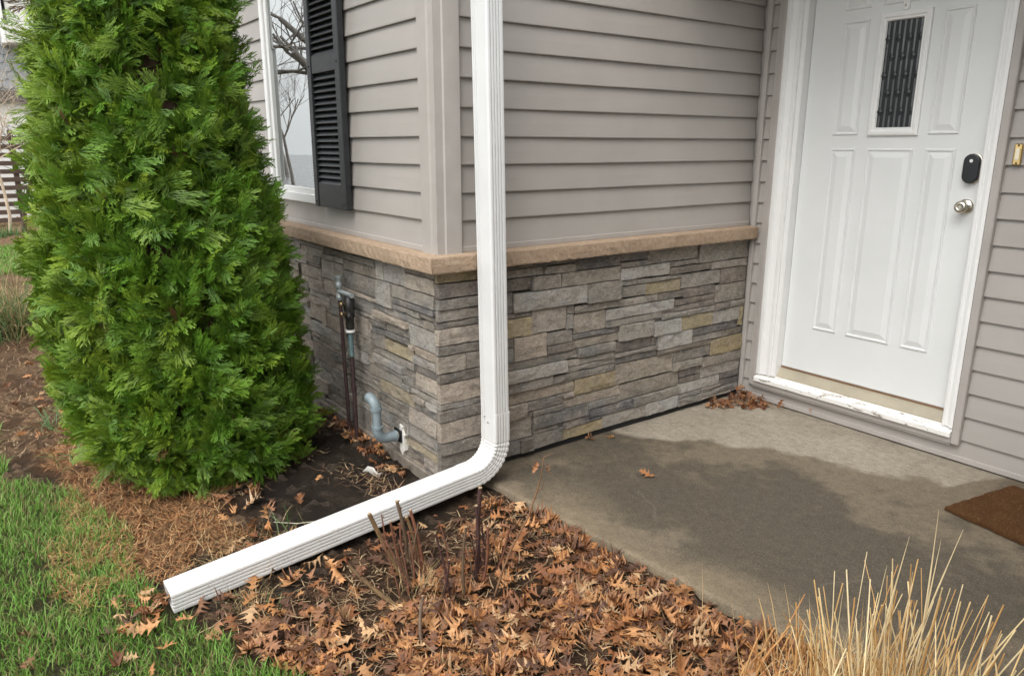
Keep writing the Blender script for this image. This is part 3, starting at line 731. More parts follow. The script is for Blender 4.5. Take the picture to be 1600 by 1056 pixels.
FRONT_STONES = """-0.09 0 0.68 0.72 d; -0.615 -0.46 0.6 0.625 d; -0.185 0 0.54 0.58 b; -0.57 -0.41 0.12 0.185 g; -0.195 0 0.5 0.54 g; -0.55 -0.475 0.835 0.925 l; -0.46 -0.235 0.6 0.645 g; -1.26 -1.015 0.345 0.375 b; -0.83 -0.65 0.16 0.22 g; -1.255 -0.955 0.04 0.065 b; -0.62 -0.485 0.495 0.565 d; -0.21 0 0.275 0.315 d; -0.2 0 0.46 0.5 p; -0.285 0 0.08 0.11 y2; -0.57 -0.26 0.185 0.22 g; -0.855 -0.555 0.28 0.31 g; -0.585 -0.235 0.645 0.68 b; -0.24 0 0.345 0.375 g; -0.25 0 0.905 0.95 d; -1.51 -1.15 0.9 0.925 g; -0.595 -0.2 0.395 0.42 g; -0.56 -0.255 0.22 0.26 d; -0.925 -0.55 0.83 0.885 d; -0.615 -0.235 0.565 0.6 d; -0.62 -0.2 0.455 0.495 g; -1.425 -1.2 0.655 0.72 b; -0.87 -0.67 0.375 0.44 l; -0.2 0 0.395 0.46 b; -0.38 0 0.745 0.775 p; -0.26 0 0.13 0.2 g; -0.585 -0.09 0.68 0.715 d; -0.255 0 0.2 0.275 b; -0.485 -0.195 0.5 0.555 y; -1.51 -1.32 0.81 0.9 b; -0.8 -0.585 0.645 0.715 g; -0.54 -0.38 0.715 0.835 l; -1.44 -1.255 0.48 0.575 b; -0.555 -0.21 0.275 0.34 y2; -0.475 -0.255 0.835 0.925 l; -0.255 0 0.835 0.905 b; -0.235 0 0.58 0.68 l; -1.53 -1.235 0.72 0.79 b; -0.38 0 0.775 0.835 g; -1.15 -0.55 0.885 0.92 g; -0.925 -0.54 0.735 0.83 d; -2.5 -2.26 -0.1 -0.065 d; -2.5 -2.26 -0.065 -0.025 g; -2.26 -2.09 -0.1 -0.07 d; -2.26 -2.09 -0.07 -0.025 g; -2.09 -2.01 -0.1 -0.025 t; -2.5 -2.345 -0.025 0.065 g; -2.345 -2.225 -0.025 0.025 t; -2.345 -2.225 0.025 0.065 d; -2.225 -2.01 -0.025 0.065 l; -2.5 -2.385 0.065 0.155 b; -2.385 -2.14 0.065 0.155 g; -2.14 -2.01 0.065 0.155 b; -2.5 -2.2 0.155 0.185 g; -2.5 -2.2 0.185 0.23 t; -2.2 -2.01 0.155 0.23 g; -2.5 -2.36 0.23 0.27 l; -2.36 -2.19 0.23 0.27 d; -2.19 -2.01 0.23 0.27 b; -2.5 -2.26 0.27 0.31 d; -2.26 -2.145 0.27 0.31 b; -2.145 -2.01 0.27 0.31 t; -2.5 -2.345 0.31 0.355 g; -2.5 -2.345 0.355 0.385 l; -2.345 -2.235 0.31 0.385 d; -2.235 -2.01 0.31 0.385 d; -2.5 -2.185 0.385 0.46 g; -2.185 -2.01 0.385 0.46 b; -2.5 -2.225 0.46 0.535 l; -2.225 -2.01 0.46 0.535 d; -2.5 -2.245 0.535 0.595 d; -2.245 -2.105 0.535 0.595 t; -2.105 -2.01 0.535 0.595 b; -2.5 -2.245 0.595 0.67 g; -2.245 -2.01 0.595 0.67 b; -2.5 -2.25 0.67 0.705 g; -2.5 -2.25 0.705 0.745 d; -2.25 -2.145 0.67 0.745 b; -2.145 -2.01 0.67 0.745 b; -2.5 -2.365 0.745 0.795 d; -2.365 -2.01 0.745 0.795 l; -2.5 -2.17 0.795 0.865 g; -2.5 -2.17 0.865 0.905 b; -2.17 -2.01 0.795 0.905 l; -2.5 -2.26 0.905 0.95 b; -2.26 -2.01 0.905 0.95 b; -2.01 -1.705 -0.1 -0.055 b; -2.01 -1.705 -0.055 -0.01 t; -1.705 -1.525 -0.1 -0.01 d; -1.525 -1.43 -0.1 -0.01 b; -2.01 -1.795 -0.01 0.08 t; -1.795 -1.63 -0.01 0.08 g; -1.63 -1.43 -0.01 0.08 g; -2.01 -1.78 0.08 0.12 b; -1.78 -1.595 0.08 0.12 g; -1.595 -1.43 0.08 0.12 b; -2.01 -1.895 0.12 0.23 l; -1.895 -1.585 0.12 0.23 t; -1.585 -1.43 0.12 0.23 g; -2.01 -1.765 0.23 0.29 g; -1.765 -1.43 0.23 0.29 b; -2.01 -1.875 0.29 0.34 b; -1.875 -1.76 0.29 0.34 b; -1.76 -1.43 0.29 0.34 b; -2.01 -1.73 0.34 0.43 d; -1.73 -1.43 0.34 0.43 g; -2.01 -1.855 0.43 0.54 b; -1.855 -1.745 0.43 0.475 g; -1.855 -1.745 0.475 0.54 l; -1.745 -1.58 0.43 0.54 l; -1.58 -1.43 0.43 0.48 b; -1.58 -1.44 0.48 0.54 l; -2.01 -1.89 0.54 0.58 t; -1.89 -1.63 0.54 0.58 l; -1.63 -1.44 0.54 0.58 b; -2.01 -1.815 0.58 0.63 d; -2.01 -1.815 0.63 0.69 g; -1.815 -1.63 0.58 0.65 d; -1.815 -1.63 0.65 0.69 g; -1.63 -1.43 0.58 0.63 b; -1.63 -1.43 0.63 0.69 g; -2.01 -1.81 0.69 0.74 g; -1.81 -1.65 0.69 0.74 l; -1.65 -1.545 0.69 0.74 b; -1.545 -1.425 0.69 0.72 b; -2.01 -1.715 0.74 0.79 b; -1.715 -1.61 0.74 0.79 b; -1.61 -1.53 0.74 0.79 g; -2.01 -1.785 0.79 0.83 b; -1.785 -1.585 0.79 0.83 l; -1.585 -1.43 0.79 0.81 l; -2.01 -1.825 0.83 0.87 b; -1.825 -1.685 0.83 0.87 d; -1.685 -1.51 0.83 0.87 g; -2.01 -1.765 0.87 0.95 t; -1.765 -1.51 0.87 0.95 g; -1.43 -1.14 -0.1 -0.05 b; -1.14 -0.93 -0.1 -0.05 b; -1.43 -1.19 -0.05 -0.01 b; -1.19 -0.93 -0.05 -0.01 l; -1.43 -1.14 -0.01 0.02 t; -1.43 -1.255 0.02 0.065 g; -1.14 -0.93 -0.01 0.04 d; -1.43 -1.205 0.065 0.14 t; -1.205 -0.93 0.065 0.09 d; -1.205 -0.93 0.09 0.14 d; -1.43 -1.165 0.14 0.2 t; -1.43 -1.165 0.2 0.25 d; -1.165 -0.93 0.14 0.25 g; -1.43 -1.105 0.25 0.345 d; -1.105 -0.93 0.25 0.295 t; -1.105 -0.93 0.295 0.345 d; -1.43 -1.125 0.375 0.41 g; -1.125 -1.015 0.375 0.41 l; -1.015 -0.93 0.345 0.41 t; -1.43 -1.125 0.41 0.47 l; -1.125 -0.93 0.41 0.47 t; -1.255 -1.18 0.47 0.575 b; -1.18 -0.93 0.47 0.56 b; -1.43 -1.13 0.575 0.62 b; -1.43 -1.13 0.62 0.655 l; -1.13 -0.93 0.56 0.605 g; -1.13 -0.93 0.605 0.67 g; -1.2 -0.93 0.67 0.745 b; -1.43 -1.245 0.79 0.81 t; -1.235 -1.04 0.745 0.855 l; -1.04 -0.925 0.745 0.855 g; -1.32 -1.185 0.855 0.9 l; -1.185 -1.035 0.855 0.885 t; -1.035 -0.925 0.855 0.885 l; -1.465 -1.15 0.925 0.95 g; -1.15 -0.895 0.92 0.95 b; -0.93 -0.555 -0.1 -0.03 t; -0.93 -0.555 -0.03 0.01 d; -0.93 -0.675 0.01 0.12 g; -0.675 -0.555 0.01 0.12 l; -0.93 -0.82 0.12 0.16 b; -0.82 -0.57 0.12 0.16 l; -0.93 -0.83 0.16 0.22 d; -0.65 -0.57 0.16 0.22 t; -0.93 -0.56 0.22 0.26 d; -0.93 -0.555 0.26 0.28 g; -0.93 -0.555 0.31 0.335 g; -0.93 -0.67 0.335 0.375 g; -0.67 -0.555 0.335 0.395 t; -0.93 -0.805 0.44 0.47 g; -0.93 -0.805 0.47 0.525 d; -0.805 -0.62 0.44 0.525 t; -0.93 -0.655 0.525 0.615 b; -0.655 -0.62 0.525 0.565 t; -0.655 -0.615 0.565 0.625 b; -0.93 -0.695 0.615 0.645 t; -0.93 -0.8 0.645 0.715 g; -0.695 -0.52 0.625 0.645 b; -0.93 -0.54 0.715 0.735 b; -0.555 -0.43 -0.1 -0.04 t; -0.43 -0.19 -0.1 -0.04 g; -0.19 0 -0.1 -0.04 g; -0.555 -0.23 -0.04 0.02 d; -0.23 -0.115 -0.04 0.02 b; -0.115 0 -0.04 0.02 d; -0.555 -0.315 0.02 0.095 g; -0.315 -0.13 0.02 0.06 d; -0.315 -0.13 0.06 0.08 g; -0.13 0 0.02 0.08 b; -0.41 -0.285 0.095 0.185 t; -0.285 -0.145 0.11 0.13 d; -0.285 -0.26 0.13 0.185 l; -0.145 0 0.11 0.13 t; -0.21 -0.105 0.315 0.345 b; -0.105 0 0.315 0.345 l; -0.555 -0.315 0.34 0.395 g; -0.315 0 0.375 0.395 t; -0.59 -0.29 0.42 0.455 g; -0.29 -0.2 0.42 0.455 d; -0.235 -0.185 0.555 0.58 b; -0.38 -0.12 0.715 0.745 g; -0.12 0 0.72 0.745 d; -0.59 -0.3 0.925 0.95 d; -0.3 -0.25 0.925 0.95 g; -1.255 -1.14 0.02 0.04 d; -0.955 -0.93 0.04 0.065 d; -0.315 -0.285 0.08 0.095 d; -0.555 -0.41 0.095 0.12 b; -0.555 -0.255 0.26 0.275 d; -0.93 -0.855 0.28 0.31 d; -1.43 -1.26 0.345 0.375 d; -0.315 -0.24 0.345 0.375 g; -0.93 -0.87 0.375 0.41 t; -0.67 -0.595 0.395 0.44 b; -0.93 -0.87 0.41 0.44 d; -0.62 -0.595 0.44 0.455 b; -1.43 -1.255 0.47 0.48 b; -0.485 -0.235 0.555 0.565 g; -1.18 -1.13 0.56 0.575 b; -0.695 -0.655 0.615 0.625 b; -0.52 -0.46 0.625 0.645 g; -1.2 -1.13 0.655 0.67 t; -1.545 -1.53 0.72 0.74 g; -1.235 -1.2 0.72 0.745 b; -1.585 -1.51 0.81 0.83 b; -1.32 -1.245 0.81 0.855 g; -1.185 -1.15 0.885 0.9 g; -0.895 -0.775 0.92 0.95 g; -1.51 -1.465 0.925 0.95 b; -0.775 -0.59 0.925 0.95 t"""

PAL = {'d': (0.2, 0.183, 0.162), 'g': (0.287, 0.267, 0.239), 'p': (0.181, 0.164, 0.155), 't': (0.344, 0.309, 0.262), 'b': (0.432, 0.369, 0.305), 'l': (0.452, 0.426, 0.387), 'w': (0.518, 0.505, 0.481), 'y': (0.427, 0.348, 0.207), 'y2': (0.361, 0.304, 0.207)}
b = MB(); b.box(-0.10, 0.0, 0.0, D - 0.008, -0.15, 0.985)
side_veneer = b.build('stone_veneer', M['mortar'], house)
b = MB(); b.box(-6.0, -0.001, -0.001, 0.10, -0.15, 0.985)
front_veneer = b.build('stone_veneer', M['mortar'], house)
ORIGIN[side_veneer.name] = ORIGIN[front_veneer.name] = Vector((0, 0, 0))

def stone(par, face, a0, a1, z0, z1, code):
    gap = 0.0025
    a0 += gap; a1 -= gap; z0 += gap; z1 -= gap
    w, h = a1 - a0, z1 - z0
    if w < 0.008 or h < 0.006: return
    nx = int(min(6, max(2, round(w / 0.045)))); nz = int(min(4, max(2, round(h / 0.028))))
    proud = 0.020 + random.random() ** 1.6 * 0.016 + (0.010 if random.random() < 0.06 else 0)
    tilt = random.uniform(-0.002, 0.002); tz = random.uniform(-0.002, 0.002)
    bev = min(0.0020, 0.10 * min(w, h))
    v, f = [], []
    for j in range(nz + 1):
        for i in range(nx + 1):
            u, t = i / nx, j / nz
            a, z = a0 + w * u, z0 + h * t
            edge = (i in (0, nx)) or (j in (0, nz))
            o = proud + tilt * (u - 0.5) * 2 + tz * (t - 0.5) * 2 + random.uniform(-0.0024, 0.0024)
            if edge:
                o -= bev * random.uniform(-0.4, 1.0)
                if 0 < i < nx: z += random.uniform(-0.0018, 0.0018) + (0.0005 if j == 0 else -0.0005)
                if 0 < j < nz: a += random.uniform(-0.0018, 0.0018) + (0.0005 if i == 0 else -0.0005)
            else:
                a += random.uniform(-0.006, 0.006) * min(1, w / 0.1); z += random.uniform(-0.003, 0.003)
            v.append((a, z, o))
    for j in range(nz):
        for i in range(nx):
            p = j * (nx + 1) + i
            if random.random() < 0.5: f += [(p, p + 1, p + nx + 2), (p, p + nx + 2, p + nx + 1)]
            else: f += [(p, p + 1, p + nx + 1), (p + 1, p + nx + 2, p + nx + 1)]
    nf = len(f)
    ringi = [i for i in range(nx + 1)] + [j * (nx + 1) + nx for j in range(1, nz + 1)] + [nz * (nx + 1) + i for i in range(nx - 1, -1, -1)] + [j * (nx + 1) for j in range(nz - 1, 0, -1)]
    nv = len(v)
    for q in ringi: v.append((v[q][0], v[q][1], -0.004))
    L = len(ringi)
    for q in range(L):
        q2 = (q + 1) % L
        f.append((nv + q, nv + q2, ringi[q2], ringi[q]))
    cx, cz = (a0 + a1) / 2, (z0 + z1) / 2
    if face == 'S':
        vs = [(o, a - cx, z - cz) for a, z, o in v]; at = (0, cx, cz)
    else:
        vs = [(a - cx, -o, z - cz) for a, z, o in v]; at = (cx, 0, cz)
    me = bpy.data.meshes.new('stone'); me.from_pydata(vs, [], f)
    sm = np.zeros(len(f), bool)
    me.polygons.foreach_set('use_smooth', sm); me.update()
    o = link_mesh('stone', me, M['stone'], par, at)
    c = PAL[code]; k = random.uniform(0.84, 1.16); tw = random.uniform(-0.012, 0.012)
    o.color = (c[0] * k + tw, c[1] * k, c[2] * k - tw, 1)
for txt, par, face in ((SIDE_STONES, side_veneer, 'S'), (FRONT_STONES, front_veneer, 'F')):
    for it in txt.split(';'):
        q = it.split()
        if len(q) == 5: stone(par, face, *map(float, q[:4]), q[4])

# black strip filling the gap below the stone, footing on the front
b = MB(); b.box(-0.02, 0.012, 0.16, D - 0.01, -0.05, 0.030)
b.build('gap_strip', M['dull_black'], house)
b = MB(); b.box(-3.0, 0.004, -0.042, 0.0, -0.2, 0.012, 0.006)
b.build('footing', M['footing'], house)

def capstone(face, a0, a1, mitre0=False, mitre1=False):
    n = max(3, int(abs(a1 - a0) / 0.022))
    prof = [(-0.02, 1.0105), (0.030, 1.0100), (0.0775, 1.0088), (0.0800, 1.004), (0.081, 0.975), (0.0795, 0.948), (0.077, 0.9420), (0.03, 0.941), (-0.02, 0.941)]
    amp = [0, 0.0003, 0.0007, 0.0014, 0.0020, 0.0018, 0.0012, 0.0005, 0]
    nz = [[random.uniform(-1, 1) for _ in prof] for _ in range(n + 1)]
    def ring(i):
        r = []
        for q, (o, z) in enumerate(prof):
            if i in (0, n): am = amp[q] * 0.3
            else: am = amp[q]
            oo = o + am * nz[i][q]; zz = z + am * 0.6 * nz[i][(q + 3) % len(prof)]
            a = a0 + (a1 - a0) * i / n
            if mitre1 and i == n: a = a1 + oo - 0.0012
            if mitre0 and i == 0: a = a0 - oo + 0.0012
            r.append(Vector((oo, a, zz)) if face == 'S' else Vector((a, -oo, zz)))
        return r
    b = MB(); b.extrude(ring, n + 1)
    b.build('capstone', M['ledge'], house, at=ring(n // 2)[4])
capstone('F', -6.0, -2.5); capstone('F', -2.497, -0.908); capstone('F', -0.905, 0.0, mitre1=True)
capstone('S', 0.0, 1.03, mitre0=True); capstone('S', 1.032, D - 0.017)

# ---- door opening: jambs, casing, sill, threshold
def casing(x0, x1, flip):
    w = x1 - x0
    pr = [(0, 0.0), (0, -0.036), (0.16, -0.040), (0.30, -0.040), (0.36, -0.030), (0.72, -0.024), (0.80, -0.030), (0.95, -0.030), (1, -0.022), (1, 0.0)]
    if flip: pr = [(1 - u, y) for u, y in pr][::-1]
    b = MB(); b.extrude(lambda i: [Vector((x0 + w * u, D + 0.012 + y, (0.166, 2.28)[i])) for u, y in pr], 2)
    b.build('casing', M['white_paint'], house)
casing(0.150, 0.236, False); casing(1.190, 1.240, True)
b = MB(); b.box(0.15, 1.24, D - 0.026, D + 0.012, 2.281, 2.345, 0.004); b.build('casing', M['white_paint'], house)
b = MB(); b.box(0.2362, 0.2625, D - 0.004, D + 0.12, 0.166, 2.28, 0.002)
b.build('jamb', M['white_paint'], house)
b = MB(); b.box(1.1815, 1.1898, D - 0.004, D + 0.12, 0.166, 2.28, 0.002); b.build('jamb', M['white_paint'], house)
b = MB(); b.box(0.2627, 1.1813, D - 0.004, D + 0.12, 2.268, 2.2805, 0.002); b.build('jamb', M['white_paint'], house)
def sill():
    n = 60; wob = [random.uniform(-0.0015, 0.0015) for _ in range(n)]
    def ring(i):
        x = 0.1502 + (1.2398 - 0.1502) * i / (n - 1)
        return [Vector((x, D + 0.03, 0.1235)), Vector((x, D - 0.040 + wob[i], 0.1235)), Vector((x, D - 0.042 + wob[i], 0.146 + wob[i])), Vector((x, D - 0.036, 0.151)), Vector((x, D + 0.012, 0.1655)), Vector((x, D + 0.03, 0.1655))]
    b = MB(); b.extrude(ring, n); b.build('door_sill', M['peel'], house)
sill()
b = MB()
b.extrude(lambda i: [Vector(((0.2627, 1.1813)[i], y, z)) for y, z in ((D + 0.0125, 0.150), (D + 0.0125, 0.172), (D + 0.016, 0.1755), (D + 0.036, 0.205), (D + 0.039, 0.213), (D + 0.046, 0.216), (D + 0.12, 0.216), (D + 0.12, 0.150))], 2)
b.build('threshold', M['threshold_tan'], house)

# ---- front door
FY = D + 0.050
QX = lambda x: 2.6695 + (x - 2.6695) * 0.98398
QZ = lambda z: 1.4486 + (z - 1.4486) * 0.98398
door = empty('front_door', (0.722, FY, 0.224), parent=house)
b = MB(); b.box(0.2645, 1.1795, FY, FY + 0.044, 0.2265, 2.264, 0.003)
b.build('door_slab', M['door'], door)
b = MB(); b.box(0.266, 1.178, FY - 0.003, FY + 0.03, 0.2172, 0.2262)
b.build('door_sweep', M['seal_brown'], door)
def door_panel(x0, x1, z0, z1, name='panel', mat='door', loops=None):
    x0, x1, z0, z1 = QX(x0), QX(x1), QZ(z0), QZ(z1)
    loops = loops or [(0, 0.0), (0.004, 0.0065), (0.010, 0.0065), (0.014, 0.0018), (0.020, 0.0018), (0.026, 0.0035), (0.044, 0.0085)]
    v, f = [], []
    for ins, off in loops:
        y = FY - off
        v += [(x0 + ins, y, z0 + ins), (x1 - ins, y, z0 + ins), (x1 - ins, y, z1 - ins), (x0 + ins, y, z1 - ins)]
    for i in range(len(loops) - 1):
        for k in range(4):
            k2 = (k + 1) % 4
            f.append((4 * i + k, 4 * i + k2, 4 * i + 4 + k2, 4 * i + 4 + k))
    n = 4 * (len(loops) - 1); f.append((n, n + 1, n + 2, n + 3))
    b = MB(); b.add(v, f); b.build(name, M[mat], door)
for x0, x1 in ((0.395, 0.536), (0.590, 0.826), (0.882, 1.022)):
    door_panel(x0, x1, 0.462, 1.438)
    door_panel(x0, x1, 2.105, 2.205)
for x0, x1 in ((0.395, 0.536), (0.882, 1.022)):
    door_panel(x0, x1, 1.502, 2.055)
# lite
GX0, GX1, GZ0, GZ1 = 0.659, 0.831, 1.535, 2.021
fx0, fx1, fz0, fz1 = 0.619, 0.867, 1.4965, 2.060
v, f = [], []
lp = [(0, 0.0), (0.002, 0.012), (0.010, 0.016), (0.022, 0.016), (0.027, 0.011), (0.036, 0.011), (0.040, 0.003)]
for ins, off in lp:
    y = FY - off
    v += [(fx0 + ins, y, fz0 + ins), (fx1 - ins, y, fz0 + ins), (fx1 - ins, y, fz1 - ins), (fx0 + ins, y, fz1 - ins)]
for i in range(len(lp) - 1):
    for k in range(4):
        k2 = (k + 1) % 4
        f.append((4 * i + k, 4 * i + k2, 4 * i + 4 + k2, 4 * i + 4 + k))
b = MB(); b.add(v, f); b.build('lite_frame', M['white_paint'], door)
b = MB(); b.box(fx0 + 0.039, fx1 - 0.039, FY - 0.0022, FY + 0.0, fz0 + 0.039, fz1 - 0.039); b.build('glass_pane', M['doorglass'], door)
ncol = 7
for i in range(ncol):
    x = GX0 + 0.010 + (GX1 - GX0 - 0.020) * i / (ncol - 1)
    b = MB(); b.box(x - 0.0050, x + 0.0050, FY - 0.0050, FY - 0.0023, GZ0 + 0.002, GZ1 - 0.004, 0.0012)
    b.build('came_bar', M['lead_came'], door)
    for q in range(3):
        zd = GZ0 + 0.075 + q * 0.165 + (0.0825 if i % 2 else 0)
        if i in (0, 1, 2, 3, 4, 5, 6) and zd < GZ1 - 0.03:
            w, hh = 0.014, 0.022
            b = MB(); b.add([(x - w, FY - 0.0062, zd), (x, FY - 0.0062, zd - hh), (x + w, FY - 0.0062, zd), (x, FY - 0.0062, zd + hh), (x, FY - 0.0095, zd)], [(0, 1, 4), (1, 2, 4), (2, 3, 4), (3, 0, 4)])
            b.build('came_lozenge', M['lead_dark'], door)
# knob, lock, sensor
b = MB(); b.lathe((1.122, FY, 1.184), (0, -1, 0), [(0, 0.034), (0.006, 0.034), (0.010, 0.028), (0.012, 0.014), (0.030, 0.013), (0.036, 0.020), (0.044, 0.0265), (0.056, 0.027), (0.062, 0.022), (0.063, 0.010), (0.0605, 0.009)], 24)
b.build('door_knob', M['nickel'], door)
def stadium(cx, cz, r, half, y0, y1, name, mat, n=12, bev=0.004):
    def out(rr, y): 
        p = []
        for k in range(n + 1):
            a = math.pi * k / n; p.append((cx + rr * math.cos(a), y, cz + half + rr * math.sin(a)))
        for k in range(n + 1):
            a = math.pi + math.pi * k / n; p.append((cx + rr * math.cos(a), y, cz - half + rr * math.sin(a)))
        return p
    b = MB(); L = [out(r, y0), out(r, y1 + bev), out(r - bev * 0.3, y1 + bev * 0.3), out(r - bev, y1)]
    b.extrude(lambda i: [Vector(p) for p in L[i]], 4); b.build(name, M[mat], door)
stadium(1.131, 1.352, 0.036, 0.031, FY, FY - 0.010, 'lock_plate', 'nickel')
stadium(1.129, 1.352, 0.0335, 0.031, FY - 0.0101, FY - 0.030, 'lock_body', 'black_plastic')
b = MB(); b.lathe((1.129, FY - 0.0301, 1.386), (0, -1, 0), [(0, 0.0075), (0.001, 0.0075)], 16); b.build('lock_button', M['white_paint'], door)
stadium(0.739, 2.092, 0.016, 0.016, FY, FY - 0.012, 'door_viewer', 'white_paint')
b = MB(); b.lathe((0.739, FY - 0.0121, 2.082), (0, -1, 0), [(0, 0.006), (0.0008, 0.006), (0.0009, 0.0035)], 14); b.build('viewer_lens', M['nickel'], door)

# ---- doorbell on the siding
bell = empty('doorbell', (1.321, D - 0.008, 1.416), parent=house)
b = MB(); b.box(1.305, 1.337, D - 0.017, D - 0.006, 1.372, 1.460, 0.004); b.build('bell_plate', M['brass'], bell)
b = MB(); b.box(1.3125, 1.3295, D - 0.0215, D - 0.0172, 1.392, 1.440, 0.0018); b.build('bell_button', M['bell_button'], bell)
for z in (1.380, 1.452):
    b = MB(); b.lathe((1.321, D - 0.0171, z), (0, -1, 0), [(0, 0.0042), (0.0015, 0.003)], 10); b.build('screw', M['lead_dark'], bell)

# ---- window
win = empty('window', ((WX0 + WX1) / 2, 0, WZ0), parent=house)
b = MB()
b.box(WX0, WX1, -0.020, 0.02, WZ0, WZ0 + 0.050, 0.004)
b.box(WX0, WX0 + 0.05, -0.020, 0.02, WZ0 + 0.0502, WZ1, 0.004); b.box(WX1 - 0.040, WX1, -0.020, 0.02, WZ0 + 0.0502, WZ1, 0.004)
b.box(WX0 + 0.0502, WX1 - 0.0402, -0.020, 0.02, WZ1 - 0.05, WZ1, 0.004)
b.build('window_frame', M['white_paint'], win)
b = MB()
b.box(WX0 + 0.0502, WX0 + 0.085, -0.006, 0.05, WZ0 + 0.0502, WZ1 - 0.0502, 0.003); b.box(WX1 - 0.060, WX1 - 0.0402, -0.006, 0.05, WZ0 + 0.0502, WZ1 - 0.0502, 0.003)
b.box(WX0 + 0.0852, WX1 - 0.0602, -0.006, 0.05, WZ0 + 0.0502, WZ0 + 0.080, 0.003)
b.build('sash', M['white_paint'], win)
b = MB(); b.box(WX0 + 0.0853, WX1 - 0.0603, 0.008, 0.012, 1.985, WZ1 - 0.0503); b.build('pane', M['glass'], win)
b = MB(); b.box(WX0 + 0.0853, WX1 - 0.0603, 0.016, 0.020, WZ0 + 0.0802, 1.9845); b.build('pane', M['glass'], win)
def curtain():
    n = 70; 
    def ring(i):
        x = WX0 + 0.002 + (WX1 - WX0 - 0.004) * i / (n - 1); y = 0.085 + 0.014 * math.sin(i * 1.1) + 0.006 * math.sin(i * 2.7)
        return [Vector((x, y, 1.145)), Vector((x, y, 2.555)), Vector((x, y + 0.002, 2.555)), Vector((x, y + 0.002, 1.145))]
    b = MB(); b.extrude(ring, n, smooth=False); b.build('curtain', M['curtain'], win)
curtain()

# ---- louvred shutter
def shutter(sx0, sx1, flip=False):
    sh = empty('shutter', ((sx0 + sx1) / 2, -0.016, 1.138), parent=house)
    y0, y1 = -0.046, -0.012; z0, z1 = 1.138, 2.565; st = 0.052
    for x0, x1 in ((sx0, sx0 + st), (sx1 - st, sx1)):
        b = MB(); b.box(x0, x1, y0, y1, z0, z1, 0.004); b.build('stile', M['black_shutter'], sh)
    for a, c in ((z0 + 0.001, 1.257), (1.795, 1.880), (2.47, z1 - 0.001)):
        b = MB(); b.box(sx0 + st + 0.0002, sx1 - st - 0.0002, y0 + 0.004, y1, a, c, 0.003); b.build('rail', M['black_shutter'], sh)
    b = MB(); b.box(sx0 + st - 0.004, sx1 - st + 0.004, y1 - 0.004, y1 + 0.0008, z0 + 0.01, z1 - 0.01); b.build('back_panel', M['black_shutter'], sh)
    slat = None
    for a, c in ((1.257, 1.795), (1.880, 2.47)):
        n = round((c - a) / 0.0295); p = (c - a) / n
        for i in range(n):
            z = a + p * (i + 0.5)
            if slat is None:
                b = MB(); xl, xr = sx0 + st + 0.001, sx1 - st - 0.001
                pr = [(y0 + 0.004, -p * 0.52), (y0 + 0.006, -p * 0.60), (y1 - 0.005, p * 0.30), (y1 - 0.005, p * 0.42)]
                b.extrude(lambda i: [Vector(((xl, xr)[i], yy, z + dz)) for yy, dz in pr], 2)
                slat = b.mesh('slat', ((sx0 + sx1) / 2, -0.03, z)); slat.materials.append(M['black_shutter'])
            link_mesh('slat', slat, None, sh, ((sx0 + sx1) / 2, -0.03, z))
    for x in (sx0 + st / 2, sx1 - st / 2):
        for z in (1.165, 1.835):
            b = MB(); b.lathe((x, y0, z), (0, -1, 0), [(0, 0.007), (0.002, 0.0065), (0.0035, 0.003)], 10); b.build('screw', M['black_shutter'], sh)
shutter(-1.196, -0.800)

# ---- eaves and roof above the frame
b = MB()
b.box(0.1002, 5.6, D - 0.85, D + 0.02, 2.62, 2.64); b.box(-6.4, 0.10, -0.30, 0.0, 2.8002, 2.8202); b.box(0.0, 0.10, 0.0002, D - 0.88, 2.7998, 2.8198)
b.build('soffit', M['soffit_white'], house)
b = MB()
b.box(0.1202, 5.6, D - 0.87, D - 0.8502, 2.60, 2.80); b.box(-6.4, 0.12, -0.32, -0.3002, 2.785, 2.94); b.box(0.1002, 0.12, -0.2998, D - 0.871, 2.785, 2.94)
b.build('fascia', M['white_paint'], house)
b = MB()
b.add([(-6.6, -0.36, 2.945), (0.16, -0.36, 2.945), (0.16, 6.0, 2.945), (-6.6, 6.0, 2.945), (-3.17, -0.36, 4.55), (-3.17, 6.0, 4.55)],
      [(0, 1, 4), (1, 2, 5, 4), (2, 3, 5), (3, 0, 4, 5), (3, 2, 1, 0)])
b.build('roof', M['roof_shingle'], house)
b = MB()
b.add([(0.17, D - 0.92, 2.81), (5.8, D - 0.92, 2.81), (5.8, 6.0, 4.6), (0.17, 6.0, 4.6), (0.17, 6.0, 2.81), (5.8, 6.0, 2.81)],
      [(0, 1, 2, 3), (0, 3, 4), (1, 5, 2), (5, 4, 3, 2), (0, 4, 5, 1)])
b.build('roof', M['roof_shingle'], house)

